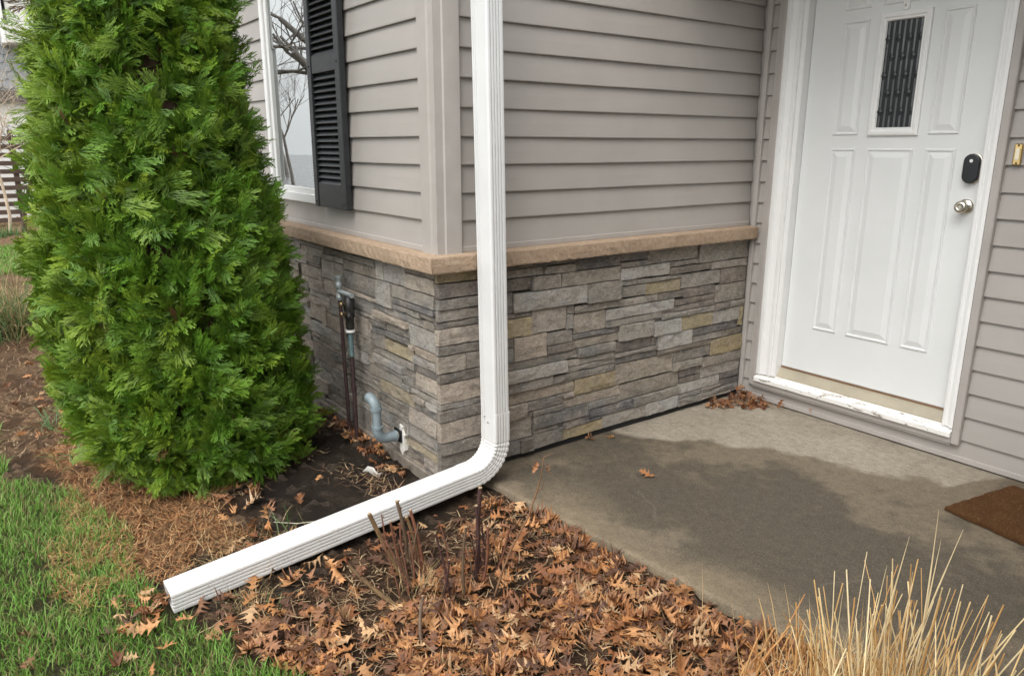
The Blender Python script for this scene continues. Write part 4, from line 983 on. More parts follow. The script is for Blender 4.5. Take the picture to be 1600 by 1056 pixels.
# ================================================================== DOWNSPOUT
def downspout():
    root = empty('downspout', (0.14, 0.17, 0.0), 'white aluminium downspout with ribbed side, bent away from the stone corner', 'downspout')
    X0, X1 = 0.086, 0.198      # away from the wall
    W = 0.080                   # along the wall
    # section in local (p across: 0..1 from outer(-y side, becomes top) to back(+y), x)
    def section(scale_in=0.0):
        """closed list of (x, q); q=0 on the -y / top face, q=W on the other"""
        r, P = 0.010, []
        def arc(cx, cq, a0, a1):
            for k in range(5):
                a = math.radians(a0 + (a1 - a0) * k / 4); P.append((cx + r * math.cos(a), cq + r * math.sin(a)))
        # +x face with ribs from q=r .. W-r
        arc(X1 - r, r, -90, 0)
        nr = 4
        for k in range(nr):
            q0 = 0.0145 + k * 0.0135
            P.extend([(X1, q0), (X1 - 0.0065, q0 + 0.0020), (X1 - 0.0065, q0 + 0.0046), (X1, q0 + 0.0066)])
        arc(X1 - r, W - r, 0, 90)
        arc(X0 + r, W - r, 90, 180)
        arc(X0 + r, r, 180, 270)
        # narrow ribs on the -y face next to the wall
        for xx in (X0 + 0.016, X0 + 0.029):
            P.extend([(xx, 0.0), (xx + 0.0020, 0.0055), (xx + 0.0046, 0.0055), (xx + 0.0068, 0.0)])
        return P
    S = section()
    yv = lambda z: 0.140 - 0.0185 * (z - 0.45)     # slight lean of the pipe
    def place(o, tdir_in, P, squeeze=0.0):
        """o = world position (y,z) of the q=0 line, inward normal direction n (q grows along n)"""
        ny, nz = tdir_in
        cx, cq = (X0 + X1) / 2, W / 2
        return [Vector((cx + (x - cx) * (1 - squeeze), o[0] + ny * (cq + (q - cq) * (1 - squeeze)), o[1] + nz * (cq + (q - cq) * (1 - squeeze)))) for x, q in P]
    # vertical pipe
    b = MB(); zs = [2.75, 2.0, 1.2, 0.6, 0.315]
    b.extrude(lambda i: place((yv(zs[i]), zs[i]), (1, 0), S, 0.0), len(zs))
    b.build('pipe', M['alu'], root)
    # elbow with crimps (slightly larger sleeve)
    ri = 0.100
    zc = 0.200; y_in = yv(0.22)
    slope = math.radians(5.2)
    st = [((y_in, 0.330), (1, 0), -0.035), ((y_in, 0.262), (1, 0), -0.035), ((y_in, zc), (1, 0), -0.030)]
    ncr = 10; tot = math.pi / 2 - slope
    for k in range(1, ncr * 3 + 1):
        a = tot * k / (ncr * 3)
        # centre of bend sits on the -y side
        n = (math.cos(a), -math.sin(a))
        o = (y_in - ri + ri * math.cos(a), zc - ri * math.sin(a))
        st.append((o, n, (-0.038, 0.016, -0.038)[k % 3] if k < ncr * 3 else -0.03))
    o_end, n_end = st[-1][0], st[-1][1]
    tdir = (-n_end[1] * -1, 0)
    t = (n_end[1], -n_end[0]); t = (-abs(math.cos(slope)), -math.sin(slope))
    st.append(((o_end[0] + t[0] * 0.045, o_end[1] + t[1] * 0.045), n_end, -0.030))
    b = MB(); b.extrude(lambda i: place(st[i][0], st[i][1], S, st[i][2]), len(st))
    b.build('elbow', M['alu'], root)
    # extension along the bed, open end
    L0 = (o_end[0] + t[0] * 0.02, o_end[1] + t[1] * 0.02)
    length = 1.235
    def ext(i):
        u = i / 12; d = length * u
        p = place((L0[0] + t[0] * d, L0[1] + t[1] * d), n_end, S, 0.0)
        return [v + Vector((0.0 + 0.012 * u, 0, 0)) for v in p]
    rings = [ext(i) for i in range(13)]
    inner = []
    for i in (12, 8):
        c = sum(rings[i], Vector()) / len(rings[i])
        inner.append([c + (p - c) * 0.955 for p in rings[i]])
    inner[1] = [p for p in inner[1]]
    allr = rings + inner
    n = len(S); vs = [p for r in allr for p in r]; fs = []
    for i in range(len(allr) - 1):
        for k in range(n):
            k2 = (k + 1) % n
            fs.append((i * n + k, i * n + k2, (i + 1) * n + k2, (i + 1) * n + k))
    fs.append(tuple(range((len(allr) - 1) * n, len(allr) * n)))
    b = MB(); b.add(vs, fs); b.build('extension', M['alu'], root)
    # screws and wall strap
    for x, y, z in ((0.150, yv(0.3) - 0.0035, 0.285), (0.125, yv(0.3) - 0.0035, 0.305)):
        b = MB(); b.lathe((x, y, z), (0, -1, 0), [(0, 0.0048), (0.002, 0.0044), (0.003, 0.002)], 8); b.build('screw', M['galvanised'], root)
    b = MB(); b.lathe((0.2005, -0.93, -0.035), (1, 0, 0), [(0, 0.0045), (0.002, 0.004), (0.003, 0.002)], 8); b.build('screw', M['galvanised'], root)
downspout()

# ================================================================== PIPES BY THE FRONT WALL
def arc_pts(c, a_dir, b_dir, r, a0, a1, n=7):
    c, a_dir, b_dir = Vector(c), Vector(a_dir), Vector(b_dir)
    return [c + a_dir * (r * math.cos(math.radians(a0 + (a1 - a0) * k / n))) + b_dir * (r * math.sin(math.radians(a0 + (a1 - a0) * k / n))) for k in range(n + 1)]

def water_pipes():
    r = empty('irrigation_pipe', (-0.76, -0.09, gz(-0.76, -0.09)), 'two thin maroon riser pipes with a black backflow valve, before the stone wall', 'pipe')
    b = MB(); b.tube([(-0.808, -0.088, -0.10), (-0.826, -0.088, 0.35), (-0.842, -0.088, 0.700)], 0.0098, 10); b.build('riser', M['maroon_pipe'], r)
    b = MB(); b.tube([(-0.706, -0.094, -0.14), (-0.716, -0.092, 0.2), (-0.726, -0.090, 0.42)], 0.0108, 10); b.build('riser', M['maroon_pipe'], r)
    b = MB(); b.tube([(-0.726, -0.090, 0.42), (-0.729, -0.090, 0.545)], 0.0135, 10); b.build('patina_nipple', M['verdigris'], r)
    b = MB(); b.lathe((-0.8425, -0.088, 0.690), (-0.03, 0, 1), [(0, 0.017), (0.012, 0.019), (0.018, 0.019), (0.02, 0.0145), (0.060, 0.0145), (0.063, 0.018), (0.082, 0.018), (0.086, 0.015), (0.104, 0.0145), (0.108, 0.018), (0.122, 0.017)], 12)
    b.build('fitting', M['galvanised'], r)
    b = MB(); b.tube([(-0.8425, -0.088, 0.733), (-0.730, -0.089, 0.735), (-0.690, -0.089, 0.735)], 0.013, 10); b.build('cross_bar', M['galvanised'], r)
    b = MB(); b.lathe((-0.727, -0.09, 0.560), (0, 0, 1), [(0, 0.020), (0.02, 0.022), (0.055, 0.020), (0.062, 0.026), (0.075, 0.026), (0.08, 0.022), (0.10, 0.028), (0.15, 0.029), (0.155, 0.024), (0.172, 0.024)], 14)
    b.build('valve_body', M['black_valve'], r)
    b = MB(); b.lathe((-0.728, -0.09, 0.546), (0, 0, 1), [(0, 0.0235), (0.012, 0.0235)], 14); b.build('white_ring', M['white_paint'], r)
    for z in (0.640, 0.690):
        b = MB(); b.lathe((-0.722, -0.112, z), (0.25, -0.9, 0.15), [(0, 0.009), (0.018, 0.009), (0.02, 0.012), (0.03, 0.011), (0.034, 0.006)], 10); b.build('test_cock', M['dirty_brass'], r)
        b = MB(); b.box(-0.716, -0.698, -0.137, -0.131, z - 0.003, z + 0.014, 0.002); b.build('cock_handle', M['black_valve'], r)
    b = MB(); b.lathe((-0.70, -0.09, 0.660), (1, -0.2, 0), [(0, 0.007), (0.022, 0.006), (0.026, 0.010), (0.034, 0.009)], 8); b.build('test_cock', M['black_valve'], r)
    b = MB(); b.tube([(-0.832, -0.088, 0.30), (-0.78, -0.080, 0.31), (-0.715, -0.080, 0.295)], 0.0045, 6); b.build('pipe_strap', M['black_valve'], r)
water_pipes()

def pvc_pipe():
    r = empty('drain_pipe', (-0.342, -0.14, gz(-0.342, -0.14)), 'short grey plastic drain pipe elbowing up out of the stone wall', 'pipe')
    x, y, R = -0.342, -0.150, 0.0205
    pts = [(x, 0.01, 0.110), (x, -0.095, 0.110)] + arc_pts((x, -0.100, 0.160), (0, 0, -1), (0, -1, 0), 0.050, 10, 90, 6)
    pts += [(x - 0.002, y, 0.22), (x - 0.004, y, 0.262)]
    b = MB(); b.tube(pts, R, 14); b.build('pipe', M['pvc_grey'], r)
    tp = [(x - 0.004, y, 0.262)] + arc_pts((x - 0.046, y, 0.268), (1, 0, 0), (0, -0.25, 0.97), 0.042, 0, 100, 7)
    b = MB(); b.tube(tp, R + 0.003, 14); b.build('top_elbow', M['pvc_grey'], r)
    el = [(x, -0.062, 0.110), (x, -0.095, 0.110)] + arc_pts((x, -0.100, 0.160), (0, 0, -1), (0, -1, 0), 0.050, 10, 90, 6) + [(x, y, 0.172)]
    b = MB(); b.tube(el, R + 0.004, 14); b.build('bottom_elbow', M['pvc_grey'], r)
    for a, c in (((x - 0.004, y, 0.256), (0, 0, 1)), ((x, y, 0.168), (0, 0, 1)), ((x, -0.068, 0.110), (0, 1, 0))):
        b = MB(); b.lathe(a, c, [(0, R + 0.007), (0.012, R + 0.007)], 16); b.build('collar', M['pvc_grey'], r)
    b = MB(); b.tube([(x, -0.058, 0.110), (x, -0.03, 0.110)], R + 0.001, 14); b.build('stained_end', M['threshold_tan'], r)
    b = MB(); b.box(x - 0.034, x + 0.034, -0.050, -0.0388, 0.078, 0.142, 0.004); b.build('wall_boot', M['black_plastic'], r)
    # ragged caulk patch on the stones
    v = [(x - 0.05 + 0.115 * math.cos(a) * 0 , 0, 0) for a in ()]
    outl = []
    for k in range(18):
        a = 2 * math.pi * k / 18
        outl.append((x + 0.024 + 0.034 * math.cos(a) + random.uniform(-0.012, 0.012), 0.095 + 0.070 * math.sin(a) + random.uniform(-0.014, 0.014)))
    n = len(outl); vs = [(px, -0.0385, pz) for px, pz in outl] + [(px + 0.003, -0.012, pz) for px, pz in outl]
    fs = [tuple(range(n))] + [(k, (k + 1) % n, n + (k + 1) % n, n + k) for k in range(n)]
    b = MB(); b.add(vs, fs); b.build('caulk_patch', M['caulk'], r)
pvc_pipe()

# ================================================================== DOOR MAT
def mat():
    r = empty('door_mat', (1.84, 1.66, 0.004), 'brown coir door mat lying askew on the concrete slab', 'doormat')
    A = Vector((1.468, 1.505, 0)); u = Vector((0.985, -0.172, 0)); w = Vector((0.172, 0.985, 0))
    nx, ny = 60, 36; v = []
    for j in range(ny + 1):
        for i in range(nx + 1):
            p = A + u * (0.78 * i / nx) + w * (0.46 * j / ny)
            e = min(i, nx - i, j, ny - j)
            wob = 0.003 if e == 0 else 0
            v.append((p.x + random.uniform(-wob, wob), p.y + random.uniform(-wob, wob), 0.004 + (0.018 if e > 0 else 0.014) + random.uniform(-0.0018, 0.0018)))
    n = len(v); f = []
    for j in range(ny):
        for i in range(nx):
            p = j * (nx + 1) + i; f.append((p, p + 1, p + nx + 2, p + nx + 1))
    ring = list(range(nx + 1)) + [j * (nx + 1) + nx for j in range(1, ny + 1)] + [ny * (nx + 1) + i for i in range(nx - 1, -1, -1)] + [j * (nx + 1) for j in range(ny - 1, 0, -1)]
    for q in ring: v.append((v[q][0], v[q][1], 0.0045))
    L = len(ring)
    for q in range(L): f.append((n + q, n + (q + 1) % L, ring[(q + 1) % L], ring[q]))
    b = MB(); b.add(v, f); b.build('pile', M['coir'], r)
    rng = np.random.default_rng(61); n = 6000
    pu, pw = rng.uniform(0.0, 0.78, n), rng.uniform(0.0, 0.46, n)
    P = np.stack([A.x + u.x * pu + w.x * pw, A.y + u.y * pu + w.y * pw, np.full(n, 0.018)], -1)
    c = pick(n, [(0.17, 0.085, 0.034), (0.26, 0.145, 0.065), (0.10, 0.046, 0.018), (0.22, 0.12, 0.055)], 0.2, rng)
    part = blades(P, rng.uniform(0.006, 0.014, n), rng.uniform(0.0012, 0.0024, n), np.abs(rng.normal(0.5, 0.4, n)), rng.normal(0.2, 0.3, n), rng.uniform(0, 6.28, n), c * 0.7, c, rng)
    blade_object('bristles', [part], M['straw'], r, tuple(ORIGIN[r.name]))['kind'] = 'stuff'
    q = [A + u * 0.002 + w * 0.002, A + u * 0.778 + w * 0.002, A + u * 0.778 + w * 0.458, A + u * 0.002 + w * 0.458]
    b = MB(); b.add([(p.x, p.y, 0.0035) for p in q] + [(p.x, p.y, 0.006) for p in q], [(3, 2, 1, 0), (4, 5, 6, 7), (0, 1, 5, 4), (1, 2, 6, 5), (2, 3, 7, 6), (3, 0, 4, 7)])
    b.build('backing', M['dull_black'], r)

# ================================================================== VECTORISED VEGETATION
def unit(a): return a / (np.linalg.norm(a, axis=-1, keepdims=True) + 1e-9)

def blades(P, H, W, lean, bend, az, c0, c1, rng=RNG):
    """flat tapered blades: P (n,3) base, H height, W width, lean outwards, bend extra, az azimuth; colours (n,3) base/tip"""
    n = len(P)
    d = np.stack([np.cos(az), np.sin(az), np.zeros(n)], -1)
    tw = az + math.pi / 2 + rng.normal(0, 0.7, n)
    s = np.stack([np.cos(tw), np.sin(tw), np.zeros(n)], -1) * (W / 2)[:, None]
    up = np.array([0, 0, 1.0])
    l1 = lean; l2 = lean + bend; l3 = lean + bend * 2
    seg = (H / 3)[:, None]
    f = lambda a: d * np.sin(a)[:, None] + up * np.cos(a)[:, None]
    p1 = P + f(l1) * seg; p2 = p1 + f(l2) * seg; p3 = p2 + f(l3) * seg
    v = np.stack([P - s, P + s, p1 - s * 0.9, p1 + s * 0.9, p2 - s * 0.6, p2 + s * 0.6, p3], 1).reshape(-1, 3)
    o = (np.arange(n) * 7)[:, None]
    q = np.concatenate([o + np.array([0, 1, 3, 2]), o + np.array([2, 3, 5, 4])])
    t = o + np.array([4, 5, 6])
    k = np.array([0, 0, .35, .35, .7, .7, 1.0])[None, :, None]
    c = (c0[:, None] * (1 - k) + c1[:, None] * k).reshape(-1, 3)
    return v, q, t, c

def blade_object(name, parts, mat, parent=None, loc=(0, 0, 0)):
    V, Q, T, Cc, n = [], [], [], [], 0
    for v, q, t, c in parts:
        V.append(v - np.array(loc)); Q.append(q + n); T.append(t + n); Cc.append(c); n += len(v)
    me = np_mesh(name, np.concatenate(V), [np.concatenate(Q), np.concatenate(T)], np.concatenate(Cc), smooth=True)
    return link_mesh(name, me, mat, parent, loc)

def pick(n, cols, jit=0.2, rng=RNG):
    cols = np.array(cols); c = cols[rng.integers(0, len(cols), n)]
    return c * (1 + rng.uniform(-jit, jit, (n, 1)))

# ---- arborvitae
mat()

TREE = np.array([-1.072, -0.848])
def crown_c(z):      # the foot of the shrub leans towards the house corner
    k = 0.11 * np.clip(1 - np.asarray(z) / 1.1, 0, 1.1)
    return TREE[0] + 0.59 * k, TREE[1] + 0.807 * k
def crown_r(z):
    return np.interp(z, [-0.06, 0.0, 0.12, 0.30, 0.80, 1.25, 1.71, 2.16, 2.6, 3.0, 3.3], [0.30, 0.42, 0.515, 0.545, 0.51, 0.455, 0.40, 0.355, 0.28, 0.16, 0.02])

def spray_template(seed):
    """flat fern-like spray in local xy, axis +y, length ~1; returns verts, tris, tip parameter"""
    r = np.random.default_rng(seed)
    V, F, T = [], [], []
    def lozenge(p, d, L, w, t0, t1):
        p, d = np.array(p, float), np.array(d, float); d /= np.linalg.norm(d)
        n = np.array([-d[1], d[0]])
        k = len(V)
        V.extend([p, p + d * L * 0.55 + n * w * 0.55, p + d * L, p + d * L * 0.55 - n * w * 0.55])
        T.extend([t0, (t0 + t1) / 2 + .1, t1, (t0 + t1) / 2 + .1])
        F.extend([(k, k + 1, k + 3), (k + 1, k + 2, k + 3)])
    def rot(d, a): c, s = math.cos(a), math.sin(a); return (d[0] * c - d[1] * s, d[0] * s + d[1] * c)
    lozenge((0, 0), (0, 1), 1.0, 0.038, 0, 1)
    n = 8
    for i in range(n):
        t = 0.06 + 0.80 * i / (n - 1)
        L = (0.50 * math.sin(math.pi * (0.20 + 0.70 * t)) + 0.07) * r.uniform(0.7, 1.2)
        for sg in (-1, 1):
            a = sg * math.radians(r.uniform(26, 40))
            d = rot((0, 1), a)
            p = (0, t + 0.035 * sg)
            lozenge(p, d, L, 0.040, t * 0.5, 0.6 + 0.4 * t)
            m = 2 if L > 0.36 else 1
            for j in range(m):
                u = (j + 0.7) / (m + 0.5)
                q = (p[0] + d[0] * L * u, p[1] + d[1] * L * u)
                lozenge(q, rot(d, -sg * math.radians(r.uniform(20, 34))), L * r.uniform(0.42, 0.62) * (1.1 - u * 0.4), 0.038, 0.3 + t * 0.3, 0.85 + 0.15 * t)
                if r.random() < 0.22:
                    lozenge(q, rot(d, sg * math.radians(r.uniform(18, 32))), L * r.uniform(0.28, 0.44), 0.036, 0.3 + t * 0.3, 0.85)
    V = np.array(V); T = np.array(T)
    # the spray cups slightly and droops at the tip
    z = -0.16 * V[:, 1] ** 2 - 0.22 * np.abs(V[:, 0]) ** 1.5 + r.normal(0, 0.008, len(V))
    return np.column_stack([V, z]), np.array(F), T

def arborvitae():
    root = empty('arborvitae', (TREE[0], TREE[1], gz(*TREE)), 'tall dense green arborvitae shrub in front of the window wall', 'shrub')
    base = Vector((TREE[0], TREE[1], gz(*TREE)))
    rng = np.random.default_rng(5)
    temps = [spray_template(s) for s in range(7)]
    # branch ends spread over the crown surface
    n_cl = 1400
    zs, azs, dep = [], [], []
    while len(zs) < n_cl:
        z = rng.uniform(-0.05, 3.2)
        az = rng.uniform(0, 2 * math.pi)
        back = math.cos(az - math.atan2(CAM.y - TREE[1], CAM.x - TREE[0])) < -0.35
        if rng.random() < crown_r(z) / 0.62 * (0.4 if back else 1) * (0.5 if z > 2.4 else 1):
            zs.append(z); azs.append(az); dep.append(rng.random())
    zs, azs, dep = map(np.array, (zs, azs, dep))
    lump = 1 + 0.11 * (fbm(azs * 1.9, zs * 2.6, 1.0, 70, 3) - 0.5) * 2
    rr = crown_r(zs) * lump - 0.07 * dep ** 1.5 - 0.045
    ccx, ccy = crown_c(zs)
    Cp = np.stack([ccx + rr * np.cos(azs), ccy + rr * np.sin(azs), zs], -1)
    out = np.stack([np.cos(azs), np.sin(azs), np.zeros(n_cl)], -1)
    tang = np.stack([-np.sin(azs), np.cos(azs), np.zeros(n_cl)], -1)
    up = np.array([0, 0, 1.0])
    clump_dir = unit(out * 0.55 + up * rng.normal(0.50, 0.30, (n_cl, 1)) + tang * rng.normal(0, 0.45, (n_cl, 1)))
    side_ = -(np.cos(azs) * CR.x + np.sin(azs) * CR.y)      # crown's brighter left side put into the colour as a yellower hue
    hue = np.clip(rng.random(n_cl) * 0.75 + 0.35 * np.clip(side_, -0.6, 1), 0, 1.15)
    V, F, Cc, nv = [], [], [], 0
    per = 12
    for ti, (tv, tf, tt) in enumerate(temps):
        sel = []
        for c in range(n_cl):
            for k in range(per):
                if (c * per + k) % len(temps) == ti: sel.append(c)
        sel = np.array(sel); n = len(sel)
        L = rng.uniform(0.068, 0.130, n)
        ax = unit(clump_dir[sel] + rng.normal(0, 0.42, (n, 3)) + up * rng.normal(-0.05, 0.25, (n, 1)))
        # fans stand roughly edge-on to the ground, turned by chance
        nr = unit(np.cross(ax, up) * rng.normal(0, 0.75, (n, 1)) + out[sel] * rng.uniform(0.5, 1.7, (n, 1)) + up * rng.uniform(0.0, 0.8, (n, 1)))
        sd = unit(np.cross(ax, nr)); nr = np.cross(sd, ax)
        P = Cp[sel] + rng.normal(0, 0.034, (n, 3)) - ax * (L * 0.25)[:, None]
        wsc = rng.uniform(0.75, 1.1, n)
        w = (P[:, None] + sd[:, None] * (tv[None, :, 0, None] * (L * wsc)[:, None, None]) + ax[:, None] * (tv[None, :, 1, None] * L[:, None, None]) + nr[:, None] * (tv[None, :, 2, None] * L[:, None, None]))
        V.append(w.reshape(-1, 3))
        F.append((tf[None] + (np.arange(n) * len(tv))[:, None, None]).reshape(-1, 3) + nv); nv += n * len(tv)
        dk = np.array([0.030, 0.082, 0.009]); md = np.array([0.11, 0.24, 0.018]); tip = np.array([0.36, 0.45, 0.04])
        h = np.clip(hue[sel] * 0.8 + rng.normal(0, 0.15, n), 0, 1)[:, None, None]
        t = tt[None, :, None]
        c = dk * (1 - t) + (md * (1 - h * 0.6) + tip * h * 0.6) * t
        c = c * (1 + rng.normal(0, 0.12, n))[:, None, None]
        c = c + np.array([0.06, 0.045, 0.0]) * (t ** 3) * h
        br = rng.random(n) < 0.006
        c[br] = np.array([0.14, 0.075, 0.03])
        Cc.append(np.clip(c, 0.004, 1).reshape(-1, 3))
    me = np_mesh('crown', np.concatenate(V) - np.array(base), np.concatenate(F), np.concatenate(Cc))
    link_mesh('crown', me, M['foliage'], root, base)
    # dim brown interior of dead inner twigs
    rows, cols = 26, 30
    v = []
    for j in range(rows + 1):
        z = -0.02 + 3.15 * j / rows
        for i in range(cols):
            a = 2 * math.pi * i / cols
            q = max(0.01, float(crown_r(z)) * 0.80 * (1 + 0.16 * (float(fbm(a * 2, z * 4, 1.0, 81)) - 0.5) * 2) - 0.03)
            ux, uy = crown_c(z); v.append((float(ux) + q * math.cos(a), float(uy) + q * math.sin(a), z))
    f = [(j * cols + i, j * cols + (i + 1) % cols, (j + 1) * cols + (i + 1) % cols, (j + 1) * cols + i) for j in range(rows) for i in range(cols)]
    b = MB(); b.add(v, f, True); b.build('inner_twigs', M['dark_twig'], root, at=base)
    b = MB(); b.tube([(TREE[0], TREE[1], -0.2), (TREE[0] + 0.01, TREE[1], 0.8), (TREE[0], TREE[1] + 0.01, 1.8), (TREE[0], TREE[1], 2.9)], [0.075, 0.06, 0.04, 0.012], 10)
    b.build('trunk', M['bark'], root, at=base)
arborvitae()

# ---- lawn
def lawn():
    rng = np.random.default_rng(21)
    parts = []
    def region(n, x0, x1, y0, y1, hmin, hmax, test, w=0.0035):
        x = rng.uniform(x0, x1, n); y = rng.uniform(y0, y1, n)
        k = test(x, y); x, y = x[k], y[k]
        dens = fbm(x, y, 7, 90)
        k = rng.random(len(x)) < sstep(0.12, 0.42, dens); x, y, dens = x[k], y[k], dens[k]
        n = len(x)
        P = np.stack([x, y, ground_z(x, y) - 0.004], -1)
        H = rng.uniform(hmin, hmax, n) * (0.55 + 0.9 * dens)
        c1 = pick(n, [(0.19, 0.41, 0.065), (0.25, 0.47, 0.095), (0.15, 0.36, 0.055), (0.33, 0.48, 0.14)], 0.2, rng)
        c0 = c1 * 0.6 + np.array([0.03, 0.03, 0.0])
        dead = rng.random(n) < 0.2
        c1[dead] = pick(dead.sum(), [(0.34, 0.26, 0.13), (0.27, 0.20, 0.09)], 0.2, rng); c0[dead] = c1[dead] * 0.8
        parts.append(blades(P, H, rng.uniform(0.6, 1.2, n) * w, np.abs(rng.normal(0.25, 0.3, n)), rng.uniform(0.05, 0.55, n), rng.uniform(0, 2 * math.pi, n), c0, c1, rng))
    not_pipe = lambda x, y: ~((x > 0.06) & (x < 0.24) & (y > -1.23))
    region(72000, -2.6, 1.25, -2.1, -0.75, 0.024, 0.062, lambda x, y: lawn_mask(x, y) & not_pipe(x, y))
    region(16000, -4.5, -1.5, -3.2, -1.2, 0.04, 0.09, lambda x, y: lawn_mask(x, y), 0.005)
    region(9000, 0.6, 3.2, -2.4, -0.9, 0.04, 0.085, lambda x, y: lawn_mask(x, y), 0.005)
    region(9000, -11.3, -8.3, -2.2, -0.4, 0.05, 0.10, lambda x, y: x < 9, 0.012)
    o = blade_object('lawn_grass', parts, M['grass_blade'])
    tag(o, 'short green lawn grass with a few yellowed blades', 'grass', kind='stuff')
lawn()

# ---- shed orange needles and mulch fibres under the shrub
def needles():
    rng = np.random.default_rng(33)
    def strands(x, y, Lmin, Lmax, W, cols, zoff=0.004, tilt=0.35):
        n = len(x)
        P = np.stack([x, y, ground_z(x, y) + zoff + rng.uniform(0, 0.018, n)], -1)
        c = pick(n, cols, 0.25, rng)
        return blades(P, rng.uniform(Lmin, Lmax, n), np.full(n, W) * rng.uniform(0.6, 1.3, n), rng.normal(1.45, tilt, n), rng.normal(0.05, 0.25, n), rng.uniform(0, 2 * math.pi, n), c * 0.85, c, rng)
    n = 30000
    x = rng.uniform(-2.0, 0.12, n); y = rng.uniform(-1.5, -0.55, n)
    w = fbm(x, y, 5, 21) - 0.5
    k = (np.abs(y + 1.05 + 0.1 * (x + 1) + w * 0.5) < 0.33) & (x + w < 0.05) & (rng.random(n) < 0.85)
    A = strands(x[k], y[k], 0.02, 0.065, 0.0022, [(0.52, 0.25, 0.105), (0.60, 0.33, 0.145), (0.44, 0.19, 0.08), (0.62, 0.42, 0.21), (0.28, 0.14, 0.07)])
    o = blade_object('needle_litter', [A], M['straw'])
    tag(o, 'orange shed evergreen needles spread below the shrub', 'needles', kind='stuff')
    # mulch chips and chaff farther left and in the leaf bed
    n = 32000
    x = np.concatenate([rng.uniform(-8.2, -1.7, n // 2), rng.uniform(0.1, 2.3, n // 4), rng.uniform(-1.0, 0.15, n // 4)])
    y = np.concatenate([rng.uniform(-1.9, -0.6, n // 2), rng.uniform(-1.15, 0.28, n // 4), rng.uniform(-0.85, -0.05, n // 4)])
    d = fbm(x, y, 4, 37)
    k = ~lawn_mask(x, y) & (y < slab_edge(x) - 0.01) & ~((x > 0.06) & (x < 0.24)) & (rng.random(n) < np.where((x > -1.0) & (x < 0.15), sstep(0.5, 0.68, d) * 0.5, sstep(0.25, 0.6, d)))
    B = strands(x[k], y[k], 0.02, 0.085, 0.004, [(0.33, 0.21, 0.12), (0.42, 0.30, 0.18), (0.22, 0.12, 0.065), (0.12, 0.065, 0.04), (0.48, 0.35, 0.20)], tilt=0.22)
    o = blade_object('mulch_chaff', [B], M['straw'])
    tag(o, 'brown and straw coloured mulch chaff scattered over the bed', 'mulch', kind='stuff')
needles()

# ---- oak leaves
def leaf_template(seed):
    r = random.Random(seed)
    half = [(0.0, 0.006), (0.14, 0.012), (0.20, 0.05), (0.32, 0.25), (0.31, 0.10), (0.36, 0.065), (0.43, 0.12), (0.60, 0.42), (0.575, 0.17), (0.61, 0.085), (0.66, 0.11), (0.83, 0.38), (0.775, 0.12), (0.83, 0.085), (0.95, 0.17), (0.93, 0.05), (1.0, 0.004)]
    mid = [0.0, 0.12, 0.20, 0.26, 0.30, 0.36, 0.42, 0.48, 0.54, 0.60, 0.65, 0.71, 0.76, 0.82, 0.88, 0.92, 1.0]
    v, f = [], []
    fl = 0.35 if seed % 3 == 0 else 1.0
    cu, cv, tw = r.uniform(-1.4, 2.4), r.uniform(-1.8, 3.4), r.uniform(-1.3, 1.3)
    ph = r.uniform(0, 6)
    def bendp(x, y):
        z = fl * cu * 0.5 * (y - 0.5) ** 2 + fl * cv * x * x + fl * tw * x * (y - 0.4) + 0.07 * math.sin(9 * y + ph) * (0.3 + abs(x) * 2.4) + 0.05 * math.sin(17 * y + 2 * ph) * abs(x) * 2
        return (x * (1 - 0.25 * abs(cv) * abs(x)), y, z)
    for t in mid: v.append(bendp(0, t))
    n = len(mid)
    for sg in (-1, 1):
        k = len(v)
        for t, w in half:
            ww = w * r.uniform(0.75, 1.2) if w > 0.15 else w
            v.append(bendp(sg * ww, t + r.uniform(-0.015, 0.015)))
        for i in range(n - 1):
            q = (i, i + 1, k + i + 1, k + i)
            f.append(q if sg > 0 else q[::-1])
    return np.array(v), np.array(f)
LEAVES = [leaf_template(s) for s in range(12)]
LEAF_COL = [(0.39, 0.168, 0.06), (0.48, 0.245, 0.105), (0.26, 0.105, 0.042), (0.52, 0.325, 0.17), (0.20, 0.085, 0.038), (0.11, 0.055, 0.034), (0.42, 0.20, 0.08), (0.30, 0.145, 0.075)]
LEAF_ME = []
for v, f in LEAVES:
    v2 = v.copy(); v2[:, 1] -= 0.5
    me = np_mesh('oak_leaf', v2, f, smooth=True); me.materials.append(M['leaf']); LEAF_ME.append(me)

